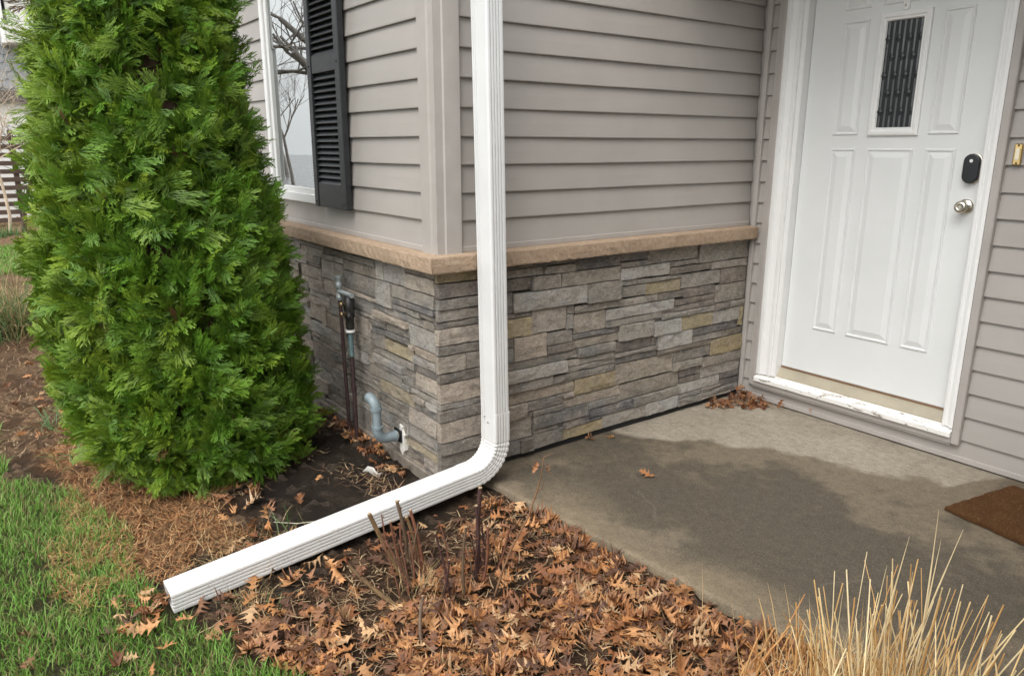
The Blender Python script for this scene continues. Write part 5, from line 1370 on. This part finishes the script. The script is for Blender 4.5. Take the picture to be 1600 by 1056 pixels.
def leaf_stuff(name, X, Y, Z, S, tilt, seed, cols=LEAF_COL, jit=0.25):
    rng = np.random.default_rng(seed)
    n = len(X); V, F, Cc, nv = [], [], [], 0
    which = rng.integers(0, len(LEAVES), n)
    for i, (tv, tf) in enumerate(LEAVES):
        s = np.where(which == i)[0]; m_ = len(s)
        if m_ == 0: continue
        yaw = rng.uniform(0, 2 * math.pi, m_); ta = rng.uniform(0, 2 * math.pi, m_); te = np.abs(rng.normal(0, tilt, m_))
        te = np.where(rng.random(m_) < 0.45, math.pi - te, te)
        nrm = np.stack([np.sin(te) * np.cos(ta), np.sin(te) * np.sin(ta), np.cos(te)], -1)
        a = np.stack([np.cos(yaw), np.sin(yaw), np.zeros(m_)], -1)
        a = unit(a - nrm * (a * nrm).sum(-1, keepdims=True)); b_ = np.cross(nrm, a)
        w = tv.copy(); w[:, 1] -= 0.5
        P = np.stack([X[s], Y[s], Z[s]], -1)
        vv = P[:, None] + (a[:, None] * w[None, :, 0, None] + b_[:, None] * w[None, :, 1, None] + nrm[:, None] * w[None, :, 2, None]) * S[s][:, None, None]
        V.append(vv.reshape(-1, 3)); F.append((tf[None] + (np.arange(m_) * len(w))[:, None, None]).reshape(-1, 4) + nv); nv += m_ * len(w)
        c = pick(m_, cols, jit, rng); Cc.append(np.clip(np.repeat(c, len(w), 0) * rng.uniform(0.75, 1.2, (m_ * len(w), 1)), 0, 1))
    me = np_mesh(name, np.concatenate(V), np.concatenate(F), np.concatenate(Cc), smooth=True)
    return link_mesh(name, me, M['litter'])

BED = [(0.215, -0.02), (0.30, 0.14), (1.0, 0.205), (1.65, 0.275), (2.6, 0.36), (2.6, -0.9), (1.4, -0.95), (0.95, -0.85), (0.70, -1.0), (0.42, -1.13), (0.225, -1.12), (0.215, -0.4)]
def bed_density(x, y):
    d = 0.22 + 0.9 * sstep(0.35, 1.0, x) * sstep(0.35, -0.05, y - 0.25 * (x - 0.6))
    d = np.where((x < 0.55) & (y > -0.35), 0.10, d)            # bare soil beside the elbow
    d = np.where((x > 0.5) & (y > slab_edge(x) - 0.16), np.maximum(d, 0.9), d)
    d = d * (0.22 + 1.15 * sstep(0.34, 0.60, fbm(x, y, 6, 101)))
    return np.clip(d, 0, 1)

def leaves():
    rng = np.random.default_rng(44)
    def sample(n, dens=True):
        X, Y = np.zeros(0), np.zeros(0)
        while len(X) < n:
            x = rng.uniform(0.2, 2.6, 3000); y = rng.uniform(-1.15, 0.37, 3000)
            k = in_poly(x, y, BED) & (rng.random(3000) < (bed_density(x, y) if dens else 1))
            X = np.concatenate([X, x[k]]); Y = np.concatenate([Y, y[k]])
        return X[:n], Y[:n]
    # lower layers
    X, Y = sample(4200)
    Z = ground_z(X, Y) + 0.006 + rng.uniform(0, 0.034, len(X))
    o = leaf_stuff('leaf_litter', X, Y, Z, rng.uniform(0.03, 0.105, len(X)), 0.24, 7, LEAF_COL + [(0.17, 0.08, 0.045)])
    tag(o, 'matted layer of wet brown oak leaves covering the bed', 'leaves', kind='stuff')
    # leaves under the shrub, along the wall, on the lawn edge
    pts = []
    for cx, cy, sx, sy, n in ((-0.66, -0.08, 0.12, 0.03, 30), (-0.95, -0.10, 0.16, 0.05, 34), (-0.45, -0.10, 0.06, 0.03, 6), (-0.42, -0.78, 0.16, 0.06, 26), (-0.10, -0.84, 0.08, 0.06, 9),
                              (0.12, -1.27, 0.07, 0.05, 26), (0.30, -1.32, 0.10, 0.06, 9), (-0.24, -0.08, 0.10, 0.02, 9), (-2.6, -1.2, 0.5, 0.2, 40), (-0.25, -0.35, 0.2, 0.15, 2)):
        x = rng.normal(cx, sx, n); y = np.minimum(rng.normal(cy, sy, n), -0.045); pts.append(np.stack([x, y], -1))
    p = np.concatenate(pts); X, Y = p[:, 0], p[:, 1]
    k = ~((X > 0.07) & (X < 0.23) & (Y > -1.2)); X, Y = X[k], Y[k]
    Z = ground_z(X, Y) + 0.010 + rng.uniform(0, 0.03, len(X))
    o = leaf_stuff('scattered_leaves', X, Y, Z, rng.uniform(0.05, 0.09, len(X)), 0.5, 8)
    tag(o, 'brown oak leaves strewn along the wall foot and lawn edge', 'leaves', kind='stuff')
    # the drift in the corner by the door
    n = 120
    t = rng.random(n); X = 0.075 + 0.24 * rng.random(n) ** 1.6; Y = D - 0.05 - 0.30 * rng.random(n) ** 1.4
    k = (X - 0.05) / 0.30 + (D - 0.03 - Y) / 0.42 < 1.02; X, Y = X[k], Y[k]
    hgt = 0.085 * np.clip(1 - ((X - 0.05) / 0.26 + (D - 0.04 - Y) / 0.40), 0.03, 1)
    Z = 0.012 + hgt * rng.random(len(X))
    o = leaf_stuff('leaf_drift', X, Y, Z, rng.uniform(0.04, 0.068, len(X)), 0.6, 9, [(0.33, 0.15, 0.06), (0.40, 0.21, 0.10), (0.24, 0.10, 0.045), (0.15, 0.06, 0.03)])
    tag(o, 'small drift of dry oak leaves in the corner beside the door', 'leaves', kind='stuff')
    # nearest leaves one by one
    X, Y = sample(4000)
    depth = (X - CAM.x) * CF.x + (Y - CAM.y) * CF.y
    u = 800 + 1164.57 * ((X - CAM.x) * CR.x + (Y - CAM.y) * CR.y) / (depth - (-0.07 - CAM.z) * 0 + (0.07 + CAM.z) * 0.2496)
    order = np.argsort(depth + rng.uniform(0, 0.9, len(X)))
    vis = [i for i in order if 330 < u[i] < 1300][:286]
    for i in vis:
        x, y = float(X[i]), float(Y[i])
        place_leaf(x, y, gz(x, y) + random.uniform(0.020, 0.055), random.uniform(0.055, 0.120), random.gauss(0, 0.25),
                   'brown oak leaf lying on top of the leaf-covered bed', 'fallen oak leaves on top of the bed')

def place_leaf(x, y, z, s, tilt, label, group=None, col=None, yaw=None, var=None):
    o = bpy.data.objects.new('oak_leaf', LEAF_ME[random.randrange(len(LEAF_ME)) if var is None else var])
    COL.objects.link(o)
    o.location = (x, y, z); o.scale = (s, s, s)
    fl = math.pi if random.random() < 0.4 else 0
    o.rotation_euler = (tilt + fl, random.gauss(0, 0.3), random.uniform(0, 6.28) if yaw is None else yaw)
    c = col or random.choice(LEAF_COL[:5] + LEAF_COL[6:] + LEAF_COL[:4]); k = random.uniform(0.8, 1.2)
    o.color = (c[0] * k, c[1] * k, c[2] * k, 1)
    return tag(o, label, 'leaf', group)
leaves()
for x, y, s, lb, c in ((0.526, 0.756, 0.085, 'curled oak leaf alone in the middle of the wet concrete slab', (0.30, 0.13, 0.05)),
                       (0.055, 0.835, 0.06, 'small oak leaf on the slab at the foot of the stone side wall', (0.26, 0.12, 0.05)),
                       (0.085, 0.935, 0.055, 'oak leaf on the slab by the stones, next to another leaf nearer the door', (0.30, 0.15, 0.06)),
                       (0.52, D - 0.030, 0.038, 'tiny leaf stuck on the grey board below the door sill', (0.40, 0.20, 0.10)),
                       (0.345, D - 0.05, 0.075, 'oak leaf standing against the board at the end of the corner drift', (0.28, 0.13, 0.06)),
                       (0.12, -1.185, 0.10, 'tan oak leaf leaning on the open end of the downspout', (0.42, 0.25, 0.13)),
                       (0.235, -0.86, 0.085, 'tan oak leaf leaning on the ribbed side of the downspout extension', (0.46, 0.27, 0.13)),
                       (0.04, -1.60, 0.10, 'crumpled brown leaf in the lawn at the lower left', (0.22, 0.11, 0.06)),
                       (0.19, -1.61, 0.075, 'brown leaf in the lawn at the bottom edge, nearest the left corner', (0.25, 0.13, 0.07)),
                       (0.24, -1.33, 0.095, 'tan leaf in the grass just past the downspout end', (0.34, 0.18, 0.09)),
                       (-0.36, -0.74, 0.10, 'pale tan oak leaf under the front foot of the evergreen shrub', (0.44, 0.30, 0.18))):
    z = 0.014 if y > 0.3 else gz(x, y) + 0.03
    if y > D - 0.06: z = 0.05 if x > 0.4 else 0.045
    if 'ribbed' in lb: z = gz(x, y) + 0.05
    tl = {'tiny': 1.3, 'standing': 1.2, 'ribbed': 1.0}.get(next((w for w in lb.split() if w in ('tiny', 'standing', 'ribbed')), ''), 0.15)
    place_leaf(x, y, z, s, tl, lb, None, c)

# ---- pruned rose canes
CANE_COL = {'o': (0.17, 0.105, 0.045), 'r': (0.19, 0.075, 0.042), 'd': (0.060, 0.028, 0.026), 'b': (0.13, 0.085, 0.05)}
def cane(root, base, top, r, c, thorn=True, cut=True):
    base, top = Vector(base), Vector(top)
    base = base - (top - base).normalized() * 0.03
    d = top - base; n = 5
    side = d.orthogonal().normalized() * random.choice((-1, 1)) * random.uniform(0.004, 0.012)
    pts = [base + d * (i / n) + side * math.sin(math.pi * i / n) for i in range(n + 1)]
    b = MB(); b.tube(pts, [r * (1.15 - 0.28 * i / n) * random.uniform(0.93, 1.08) for i in range(n + 1)], 8)
    st = b.build('stem', M['cane'], root, at=base, color=CANE_COL[c])
    for q in range(random.randint(1, 3)):
        t = random.uniform(0.35, 0.95); p = base + d * t; q2 = (Matrix.Rotation(random.uniform(0, 6.28), 3, d.normalized()) @ d.orthogonal().normalized())
        b = MB(); b.tube([p, p + q2 * r * 1.3 + d.normalized() * 0.004, p + q2 * r * 1.9 + d.normalized() * 0.012], [r * 0.6, r * 0.55, r * 0.25], 6); b.build('bud', M['cane'], st, color=CANE_COL['r'])
    if cut:
        b = MB(); b.lathe(top, d, [(0, r * 0.86), (0.003, r * 0.80)], 8); b.build('cut_end', M['cut_wood'], st)
    if thorn:
        b = MB(); dn = d.normalized(); a = dn.orthogonal().normalized()
        for k in range(int(d.length / 0.022)):
            t = random.random(); g = random.uniform(0, 6.28)
            q = Matrix.Rotation(g, 3, dn) @ a; p = base + d * t + q * r * 0.8
            s = dn * 0.0035; w = dn.cross(q) * 0.0022
            b.add([p - s, p + s, p + q * 0.0085 + dn * 0.002, p + w, p - w], [(0, 3, 2), (3, 1, 2), (1, 4, 2), (4, 0, 2)])
        if b.v: tag(b.build('thorn', M['cane'], st, color=CANE_COL['r']), kind='stuff')
    return st
ra = empty('pruned_rose', (0.52, -0.46, gz(0.52, -0.46)), 'cut-back thorny rose canes nearest the white downspout extension', 'shrub')
for bs, tp, r, c in (((0.525, -0.482), (0.457, -0.575, 0.198), 0.0088, 'o'), ((0.436, -0.424), (0.419, -0.447, 0.193), 0.0078, 'b'), ((0.53, -0.475), (0.50, -0.516, 0.168), 0.0045, 'r'),
                     ((0.482, -0.398), (0.458, -0.431, 0.141), 0.0070, 'o'), ((0.529, -0.406), (0.505, -0.439, 0.191), 0.0070, 'r'), ((0.704, -0.404), (0.678, -0.439, 0.178), 0.0045, 'd'),
                     ((0.669, -0.577), (0.545, -0.700, 0.085), 0.0075, 'o'), ((0.86, -0.599), (0.80, -0.56, 0.05), 0.006, 'b')):
    cane(ra, (*bs, -0.06), tp, r, c)
for i in range(13):
    bx, by = 0.56 + random.gauss(0, 0.07), -0.46 + random.gauss(0, 0.06)
    hh = random.uniform(0.06, 0.17)
    cane(ra, (bx, by, -0.06), (bx + random.gauss(-0.02, 0.03), by + random.gauss(-0.02, 0.03), hh), random.uniform(0.0022, 0.0045), random.choice('rbdr'), thorn=i % 2 == 0, cut=False)
b = MB(); b.tube([(0.545, -0.700, 0.085), (0.560, -0.712, 0.13), (0.566, -0.72, 0.155)], [0.004, 0.003, 0.002], 6); b.build('twig', M['cane'], ra, color=CANE_COL['r'])
rb = empty('pruned_rose', (0.69, -0.28, gz(0.69, -0.28)), 'cut-back rose with two tall dark canes near the slab corner', 'shrub')
for bs, tp, r, c in (((0.736, -0.359), (0.740, -0.354, 0.202), 0.0055, 'b'), ((0.673, -0.278), (0.678, -0.272, 0.230), 0.0070, 'd'), ((0.650, -0.240), (0.652, -0.237, 0.278), 0.0085, 'd'),
                     ((0.72, -0.282), (0.735, -0.262, 0.173), 0.005, 'r'), ((0.72, -0.445), (0.752, -0.43, 0.11), 0.004, 'd')):
    cane(rb, (*bs, -0.06), tp, r, c)
for i in range(7):
    bx, by = 0.69 + random.gauss(0, 0.04), -0.29 + random.gauss(0, 0.04)
    cane(rb, (bx, by, -0.06), (bx + random.gauss(0.01, 0.025), by + random.gauss(0.01, 0.025), random.uniform(0.05, 0.15)), random.uniform(0.002, 0.004), random.choice('rbd'), thorn=False, cut=False)
# oak seedling with two dry leaves
sp = empty('oak_seedling', (0.808, -0.293, gz(0.808, -0.293)), 'thin bare seedling with two dry leaves standing before the slab edge', 'seedling')
b = MB(); b.tube([(0.808, -0.293, -0.07), (0.83, -0.262, 0.06), (0.847, -0.24, 0.135), (0.88, -0.195, 0.255), (0.896, -0.172, 0.348), (0.903, -0.163, 0.40), (0.908, -0.156, 0.465), (0.925, -0.135, 0.478)], [0.0042, 0.0038, 0.0034, 0.003, 0.0028, 0.0022, 0.0016, 0.0012], 6)
b.build('stem', M['cane'], sp, color=(0.22, 0.12, 0.06))
b = MB(); b.tube([(0.893, -0.176, 0.335), (0.903, -0.160, 0.352), (0.907, -0.152, 0.385)], [0.0024, 0.0018, 0.001], 5); b.build('stem', M['cane'], sp, color=(0.20, 0.11, 0.055))
for (x, y, z), yaw, tl, s, vr in (((0.893, -0.180, 0.425), 0.6, 1.0, 0.045, 2), ((0.918, -0.148, 0.415), 2.4, 0.9, 0.040, 5)):
    o = bpy.data.objects.new('leaf', LEAF_ME[vr]); COL.objects.link(o); o.parent = sp; o.location = Vector((x, y, z)) - ORIGIN[sp.name]
    o.scale = (s, s, s); o.rotation_euler = (tl, 0.3, yaw); o.color = (0.40, 0.19, 0.09, 1)
# dead twig lying on the soil, scrap of white litter
b = MB(); b.tube([(-0.16, -0.72, gz(-0.16, -0.72) + 0.01), (-0.05, -0.66, gz(-0.05, -0.66) + 0.035), (0.01, -0.56, gz(0, -0.56) + 0.04), (0.05, -0.46, gz(0.05, -0.46) + 0.02)], [0.0022, 0.0022, 0.002, 0.0014], 5)
tag(b.build('dead_twig', M['straw_twig'] if 'straw_twig' in M else M['threshold_tan']), 'thin pale twig curving over the bare soil by the downspout', 'twig')
def scrap():
    v, f = [], []
    n = 9
    for j in range(3):
        for i in range(n):
            t = i / (n - 1); v.append((-0.36 + 0.085 * t, -0.20 + 0.03 * (j - 1) * (1 - 0.7 * t) + 0.025 * t, gz(-0.33, -0.18) + 0.012 + 0.010 * math.sin(5 * t + j * 1.3) + (0.012 if j == 1 else 0)))
    for j in range(2):
        for i in range(n - 1): p = j * n + i; f.append((p, p + 1, p + n + 1, p + n))
    m0 = len(v); v += [(x, y, z - 0.003) for x, y, z in v]; f += [tuple(m0 + k for k in q[::-1]) for q in f]
    ed = list(range(n)) + [2 * n - 1, 3 * n - 1] + list(range(3 * n - 2, 2 * n - 1, -1)) + [n]
    f += [(ed[k], ed[(k + 1) % len(ed)], m0 + ed[(k + 1) % len(ed)], m0 + ed[k]) for k in range(len(ed))]
    b = MB(); b.add(v, f, True)
    tag(b.build('paper_scrap', M['caulk']), 'small crumpled white scrap on the dark soil by the wall', 'scrap')
scrap()

# ---- cut ornamental grass in the near corner
def dry_clump():
    rng = np.random.default_rng(77)
    root = empty('dry_grass_clump', (1.93, 0.14, gz(1.93, 0.14)), 'clump of cut straw-coloured ornamental grass stalks at the slab edge', 'grass clump')
    base = ORIGIN[root.name]
    cols = [(0.76, 0.54, 0.26), (0.84, 0.66, 0.36), (0.64, 0.40, 0.16), (0.88, 0.73, 0.45), (0.52, 0.29, 0.10)]
    # three stalk shapes shared by all
    shapes = []
    for s in range(4):
        b = MB(); n = 4
        k1, k2 = random.uniform(-0.05, 0.05), random.uniform(-0.04, 0.04)
        pts = [(k1 * math.sin(math.pi * i / n) , k2 * math.sin(math.pi * i / n), i / n) for i in range(n + 1)]
        b.tube(pts, [0.0085, 0.008, 0.0075, 0.0068, 0.006 if s != 3 else 0.001], 6)
        me = b.mesh('stalk'); me.materials.append(M['stalk']); shapes.append(me)
    n = 0
    def stalk(x, y, H, dx, dy, w, c, sh):
        o = bpy.data.objects.new('stalk', shapes[sh]); COL.objects.link(o); o.parent = root
        o.location = Vector((x, y, gz(x, y) - 0.01)) - base
        d = Vector((dx, dy, 1)).normalized()
        o.rotation_euler = d.to_track_quat('Z', 'Y').to_euler(); o.scale = (w, w, H); o.color = (*c, 1)
    R_, F_ = Vector((0.5905, 0.807)), Vector((-0.8068, 0.5908))
    for i in range(140):
        a = rng.normal(0, 0.125); f_ = rng.normal(0, 0.075)           # spread across / along the view
        c0 = Vector((1.955, 0.16)) + R_ * a + F_ * f_
        if c0.y > slab_edge(c0.x) - 0.02: c0.y = slab_edge(c0.x) - 0.02 - rng.uniform(0, 0.05)
        H = rng.uniform(0.20, 0.52) * (1 - 0.5 * (abs(a) / 0.33) ** 2)
        ln = a * 0.55 + rng.normal(0.06, 0.13 if i % 5 else 0.38); lf = rng.normal(0.05, 0.15 if i % 4 else 0.3)
        d = R_ * ln + F_ * lf
        c = np.array(cols[rng.integers(0, 5)]) * rng.uniform(0.85, 1.12)
        stalk(c0.x, c0.y, max(0.12, H), d.x, d.y, rng.uniform(0.13, 0.34), c, int(rng.integers(0, 3)))
    for a, H, ln in ((-0.05, 0.60, 0.10), (0.0, 0.63, 0.22), (0.07, 0.66, 0.0), (0.075, 0.58, 0.02), (0.03, 0.50, 0.0), (-0.06, 0.52, 0.05)):
        c0 = Vector((1.93, 0.13)) + R_ * a; d = R_ * ln
        stalk(c0.x, c0.y, H, d.x, d.y, 0.30, (0.74, 0.60, 0.36), 3)
    for i in range(50):      # shorter orange ones left of the clump
        x = rng.uniform(1.56, 1.80); y = min(rng.normal(0.10, 0.06), slab_edge(x) - 0.03)
        d = R_ * rng.normal(0.05, 0.25) + F_ * rng.normal(0, 0.2)
        c = np.array([(0.55, 0.28, 0.10), (0.62, 0.36, 0.15), (0.50, 0.24, 0.09)][i % 3])
        stalk(x, y, rng.uniform(0.08, 0.21), d.x, d.y, rng.uniform(0.22, 0.42), c, int(rng.integers(0, 4)))
    for x, y, H, dx, dy, w in ((1.60, 0.10, 0.25, -0.12, 0.02, 0.42), (1.69, 0.14, 0.22, 0.02, 0.03, 0.45), (1.62, 0.16, 0.26, -0.28, 0.05, 0.18), (1.66, 0.17, 0.28, -0.20, 0.0, 0.16), (1.42, 0.05, 0.30, -0.06, 0.02, 0.12)):
        stalk(x, y, H, dx, dy, w, (0.60, 0.42, 0.20), 3)
    # fine dead blades between the stalks
    n = 1500
    x = 1.93 + rng.normal(0, 0.13, n) * 0.59 + rng.normal(0, 0.09, n) * -0.8; y = 0.12 + rng.normal(0, 0.13, n) * 0.8 + rng.normal(0, 0.09, n) * 0.59
    k = y < slab_edge(x) - 0.005; x, y = x[k], y[k]; n = len(x)
    P = np.stack([x, y, ground_z(x, y) - 0.004], -1); c = pick(n, cols, 0.2, rng)
    part = blades(P, rng.uniform(0.08, 0.34, n), rng.uniform(0.0014, 0.0032, n), np.abs(rng.normal(0.2, 0.25, n)), rng.normal(0.05, 0.22, n), rng.uniform(0, 6.28, n), c * 0.8, c, rng)
    o = blade_object('dead_blades', [part], M['straw'], root, tuple(base)); o['kind'] = 'stuff'
dry_clump()
def straw_tuft(name, label, cx, cy, n, spread, hmin, hmax, cols, seed, lean=0.8, w=0.0022, cat='grass clump', mat='straw', bend=0.25):
    rng = np.random.default_rng(seed)
    root = empty(name, (cx, cy, gz(cx, cy)), label, cat)
    x = rng.normal(cx, spread, n); y = rng.normal(cy, spread, n)
    P = np.stack([x, y, ground_z(x, y) - 0.004], -1); c = pick(n, cols, 0.2, rng)
    part = blades(P, rng.uniform(hmin, hmax, n), w * rng.uniform(0.6, 1.2, n), np.abs(rng.normal(lean, 0.35, n)), rng.normal(bend, 0.2, n), rng.uniform(0, 6.28, n), c * 0.75, c, rng)
    o = blade_object('blades', [part], M[mat], root, tuple(ORIGIN[root.name])); o['kind'] = 'stuff'
STRAW = [(0.50, 0.36, 0.18), (0.60, 0.45, 0.25), (0.42, 0.27, 0.12)]
GREEN = [(0.10, 0.20, 0.05), (0.14, 0.25, 0.08), (0.18, 0.28, 0.12)]
straw_tuft('straw_tuft', 'loose pale straw tangled among the rose canes', 0.68, -0.50, 110, 0.07, 0.06, 0.20, STRAW, 1, 0.9)
straw_tuft('straw_tuft', 'tangle of dry straw between shrub foot and downspout', -0.02, -0.93, 420, 0.10, 0.05, 0.16, STRAW, 2, 1.1)
straw_tuft('straw_tuft', 'patch of half-dry grass along the outer end of the extension', 0.30, -0.98, 260, 0.055, 0.03, 0.09, STRAW + GREEN[:1], 3, 0.7)
straw_tuft('grass_tuft', 'small green grass tuft behind the downspout on bare soil', -0.075, -0.70, 9, 0.02, 0.08, 0.15, GREEN, 4, 0.4, 0.006, 'weed', 'grass_blade')
straw_tuft('weed', 'broad-bladed green weed at the left foot of the shrub', -2.05, -1.27, 34, 0.07, 0.12, 0.26, GREEN, 5, 0.6, 0.011, 'weed', 'grass_blade')
straw_tuft('weed', 'low green weed on the mulch left of the shrub, nearer the lawn', -1.45, -1.26, 30, 0.07, 0.08, 0.20, GREEN, 6, 0.8, 0.009, 'weed', 'grass_blade')
straw_tuft('sedge_clump', 'arching grey-green ornamental grass at the far left edge', -4.75, -1.42, 1100, 0.13, 0.35, 0.75, GREEN + STRAW[:2], 7, 0.5, 0.006, 'grass clump', 'grass_blade', 0.4)

# ================================================================== NEIGHBOUR AND BACKGROUND
def branchy(name, label, base, h, spread, seed, r0, levels, mat, cat, split=3, lean=(0, 0), group=None, low=0.3, limbs=()):
    rnd = random.Random(seed)
    root = empty(name, base, label, cat, group)
    tr, br = MB(), MB()
    def grow(p, d, L, r, lev):
        n = 4; pts = [p]
        for i in range(n):
            d = (d + Vector((rnd.gauss(0, 0.13), rnd.gauss(0, 0.13), rnd.gauss(0.02, 0.10)))).normalized()
            pts.append(pts[-1] + d * (L / n))
        rs = [r * (1 - 0.45 * i / n) for i in range(n + 1)]
        (tr if lev == 0 else br).tube(pts, rs, 7 if lev < 2 else 4, cap=lev < 2)
        if lev >= levels: return
        for k in range(split + (2 if lev == 0 else 0)):
            i = rnd.randint(1 if lev else 3, n); q = pts[i]
            a = Vector((rnd.gauss(0, 1), rnd.gauss(0, 1), rnd.uniform(-0.1, 0.9))).normalized()
            nd = (d * (0.8 - spread * 0.3) + a * spread).normalized()
            grow(q, nd, L * rnd.uniform(0.55, 0.8), rs[i] * rnd.uniform(0.5, 0.72), lev + 1)
    grow(Vector(base) - Vector((0, 0, 0.1)), Vector((*lean, 1)).normalized(), h * low, r0, 0)
    for hz, dv, LL, rr in limbs: grow(Vector(base) + Vector((0, 0, hz)), Vector(dv).normalized(), LL, rr, 1)
    tr.build('trunk', M[mat], root); br.build('branches', M[mat], root)
# trees over the road, seen as reflections in the window
branchy('bare_tree', 'bare oak with heavy low limbs mirrored in the window pane', (-10.4, -5.0, -0.1), 8, 0.8, 3, 0.20, 5, 'bare_branch', 'tree', 3, (-0.05, 0.05), None, 0.36,
        [(3.1, (0.05, 1, 0.10), 3.4, 0.035)])
branchy('bare_tree', 'slender bare tree mirrored low in the window pane', (-24.0, -8.2, -0.1), 8.5, 0.62, 9, 0.07, 6, 'bare_branch', 'tree', 3, (0, 0.03), None, 0.30)
branchy('bare_tree', 'distant bare tree mirrored beside the slender one', (-34, -11.6, -0.1), 11, 0.7, 12, 0.10, 5, 'bare_branch', 'tree', 3, (0, 0), None, 0.30)

def neighbour():
    nb = empty('neighbour_house', (-18, 1.0, -0.1), 'neighbouring house with white eave and blue-grey fish-scale shingles at the left edge', 'house')
    X = -16.6
    b = MB(); b.box(-22, X - 0.02, -3.6, 4.0, -0.2, 2.45); b.build('wall', M['pale_wall'], nb)
    b = MB(); b.box(-22, X - 0.04, -3.6, 4.0, 2.4502, 4.6); gable = b.build('gable_wall', M['slate_scale'], nb); ORIGIN[gable.name] = ORIGIN[nb.name]
    # fish-scale shingles
    w, h = 0.20, 0.17; me = None
    for j in range(9):
        for i in range(16):
            y = -2.0 + i * w + (w / 2 if j % 2 else 0); z = 2.62 + j * h
            if me is None:
                pr = [(-w / 2 + 0.004, h * 1.1), (w / 2 - 0.004, h * 1.1), (w / 2 - 0.004, 0.02)] + [((w / 2 - 0.004) * math.cos(math.radians(a)), 0.02 - 0.075 * math.sin(math.radians(a))) for a in (20, 45, 70, 90, 110, 135, 160)] + [(-w / 2 + 0.004, 0.02)]
                s = MB(); n = len(pr)
                s.add([(0.030 - 0.025 * (q[1] / (h * 1.1)), q[0], q[1]) for q in pr] + [(-0.005, q[0], q[1]) for q in pr], [tuple(range(n))] + [(k, n + k, n + (k + 1) % n, (k + 1) % n) for k in range(n)])
                me = s.mesh('shingle'); me.materials.append(M['slate_scale'])
            link_mesh('shingle', me, None, gable, (X - 0.03, y, z))
    b = MB(); b.box(X - 0.3, X + 0.10, -3.6, 4.0, 2.30, 2.53); b.build('band_roof', M['roof_shingle'], nb)
    # white boxed eave
    b = MB(); b.box(X - 0.2, X + 0.55, -0.34, 3.0, 3.42, 3.75, 0.01); b.build('eave_box', M['soffit_white'], nb)
    b = MB(); b.box(X - 0.2, X + 0.50, -0.28, 3.0, 3.752, 4.6, 0.01); b.build('soffit', M['soffit_white'], nb)
    b = MB(); b.box(X - 0.2, X + 0.56, -0.42, -0.342, 3.40, 4.6, 0.01); b.build('corner_board', M['white_paint'], nb)
    b = MB(); b.add([(-22.5, -4.2, 4.6), (X + 0.7, -4.2, 4.6), (X + 0.7, 4.4, 4.6), (-22.5, 4.4, 4.6), (-22.5, 0, 6.6), (X + 0.7, 0, 6.6)], [(0, 1, 5, 4), (2, 3, 4, 5), (1, 2, 5), (3, 0, 4), (3, 2, 1, 0)]); b.build('roof', M['roof_shingle'], nb)
neighbour()

def fence():
    fr = empty('slat_fence', (-14.5, 0.3, -0.1), 'dark brown horizontal slat fence at the far left behind dead brush', 'fence')
    z = 0.02; me = None
    while z < 1.62:
        if me is None:
            s = MB(); s.box(-0.012, 0.012, -2.6, 2.6, 0, 0.085, 0.003); me = s.mesh('slat', (0, 0, 0)); me.materials.append(M['fence_wood'])
        link_mesh('slat', me, None, fr, (-14.5, 0.6, z)); z += 0.150
    for y in (-1.9, -0.62, 0.9, 2.4):
        b = MB(); b.box(-14.6, -14.515, y - 0.045, y + 0.045, -0.2, 1.72, 0.006); b.build('post', M['fence_wood'], fr)
fence()
branchy('dead_brush', 'tangled pale dead vine in front of the slat fence', (-13.4, -0.72, -0.1), 3.4, 0.75, 31, 0.045, 4, 'fence_wood', 'brush', 4, (0.02, 0.1), None, 0.36)
branchy('dead_brush', 'pale dead brush tangled above the top of the fence', (-13.0, -0.95, -0.1), 3.6, 0.95, 41, 0.03, 4, 'pale_twig', 'brush', 5, (0.0, 0.06), None, 0.52)
straw_tuft('weed', 'green weeds at the foot of the far fence', -12.9, -0.95, 200, 0.14, 0.1, 0.3, GREEN, 16, 0.6, 0.016, 'weed', 'grass_blade')
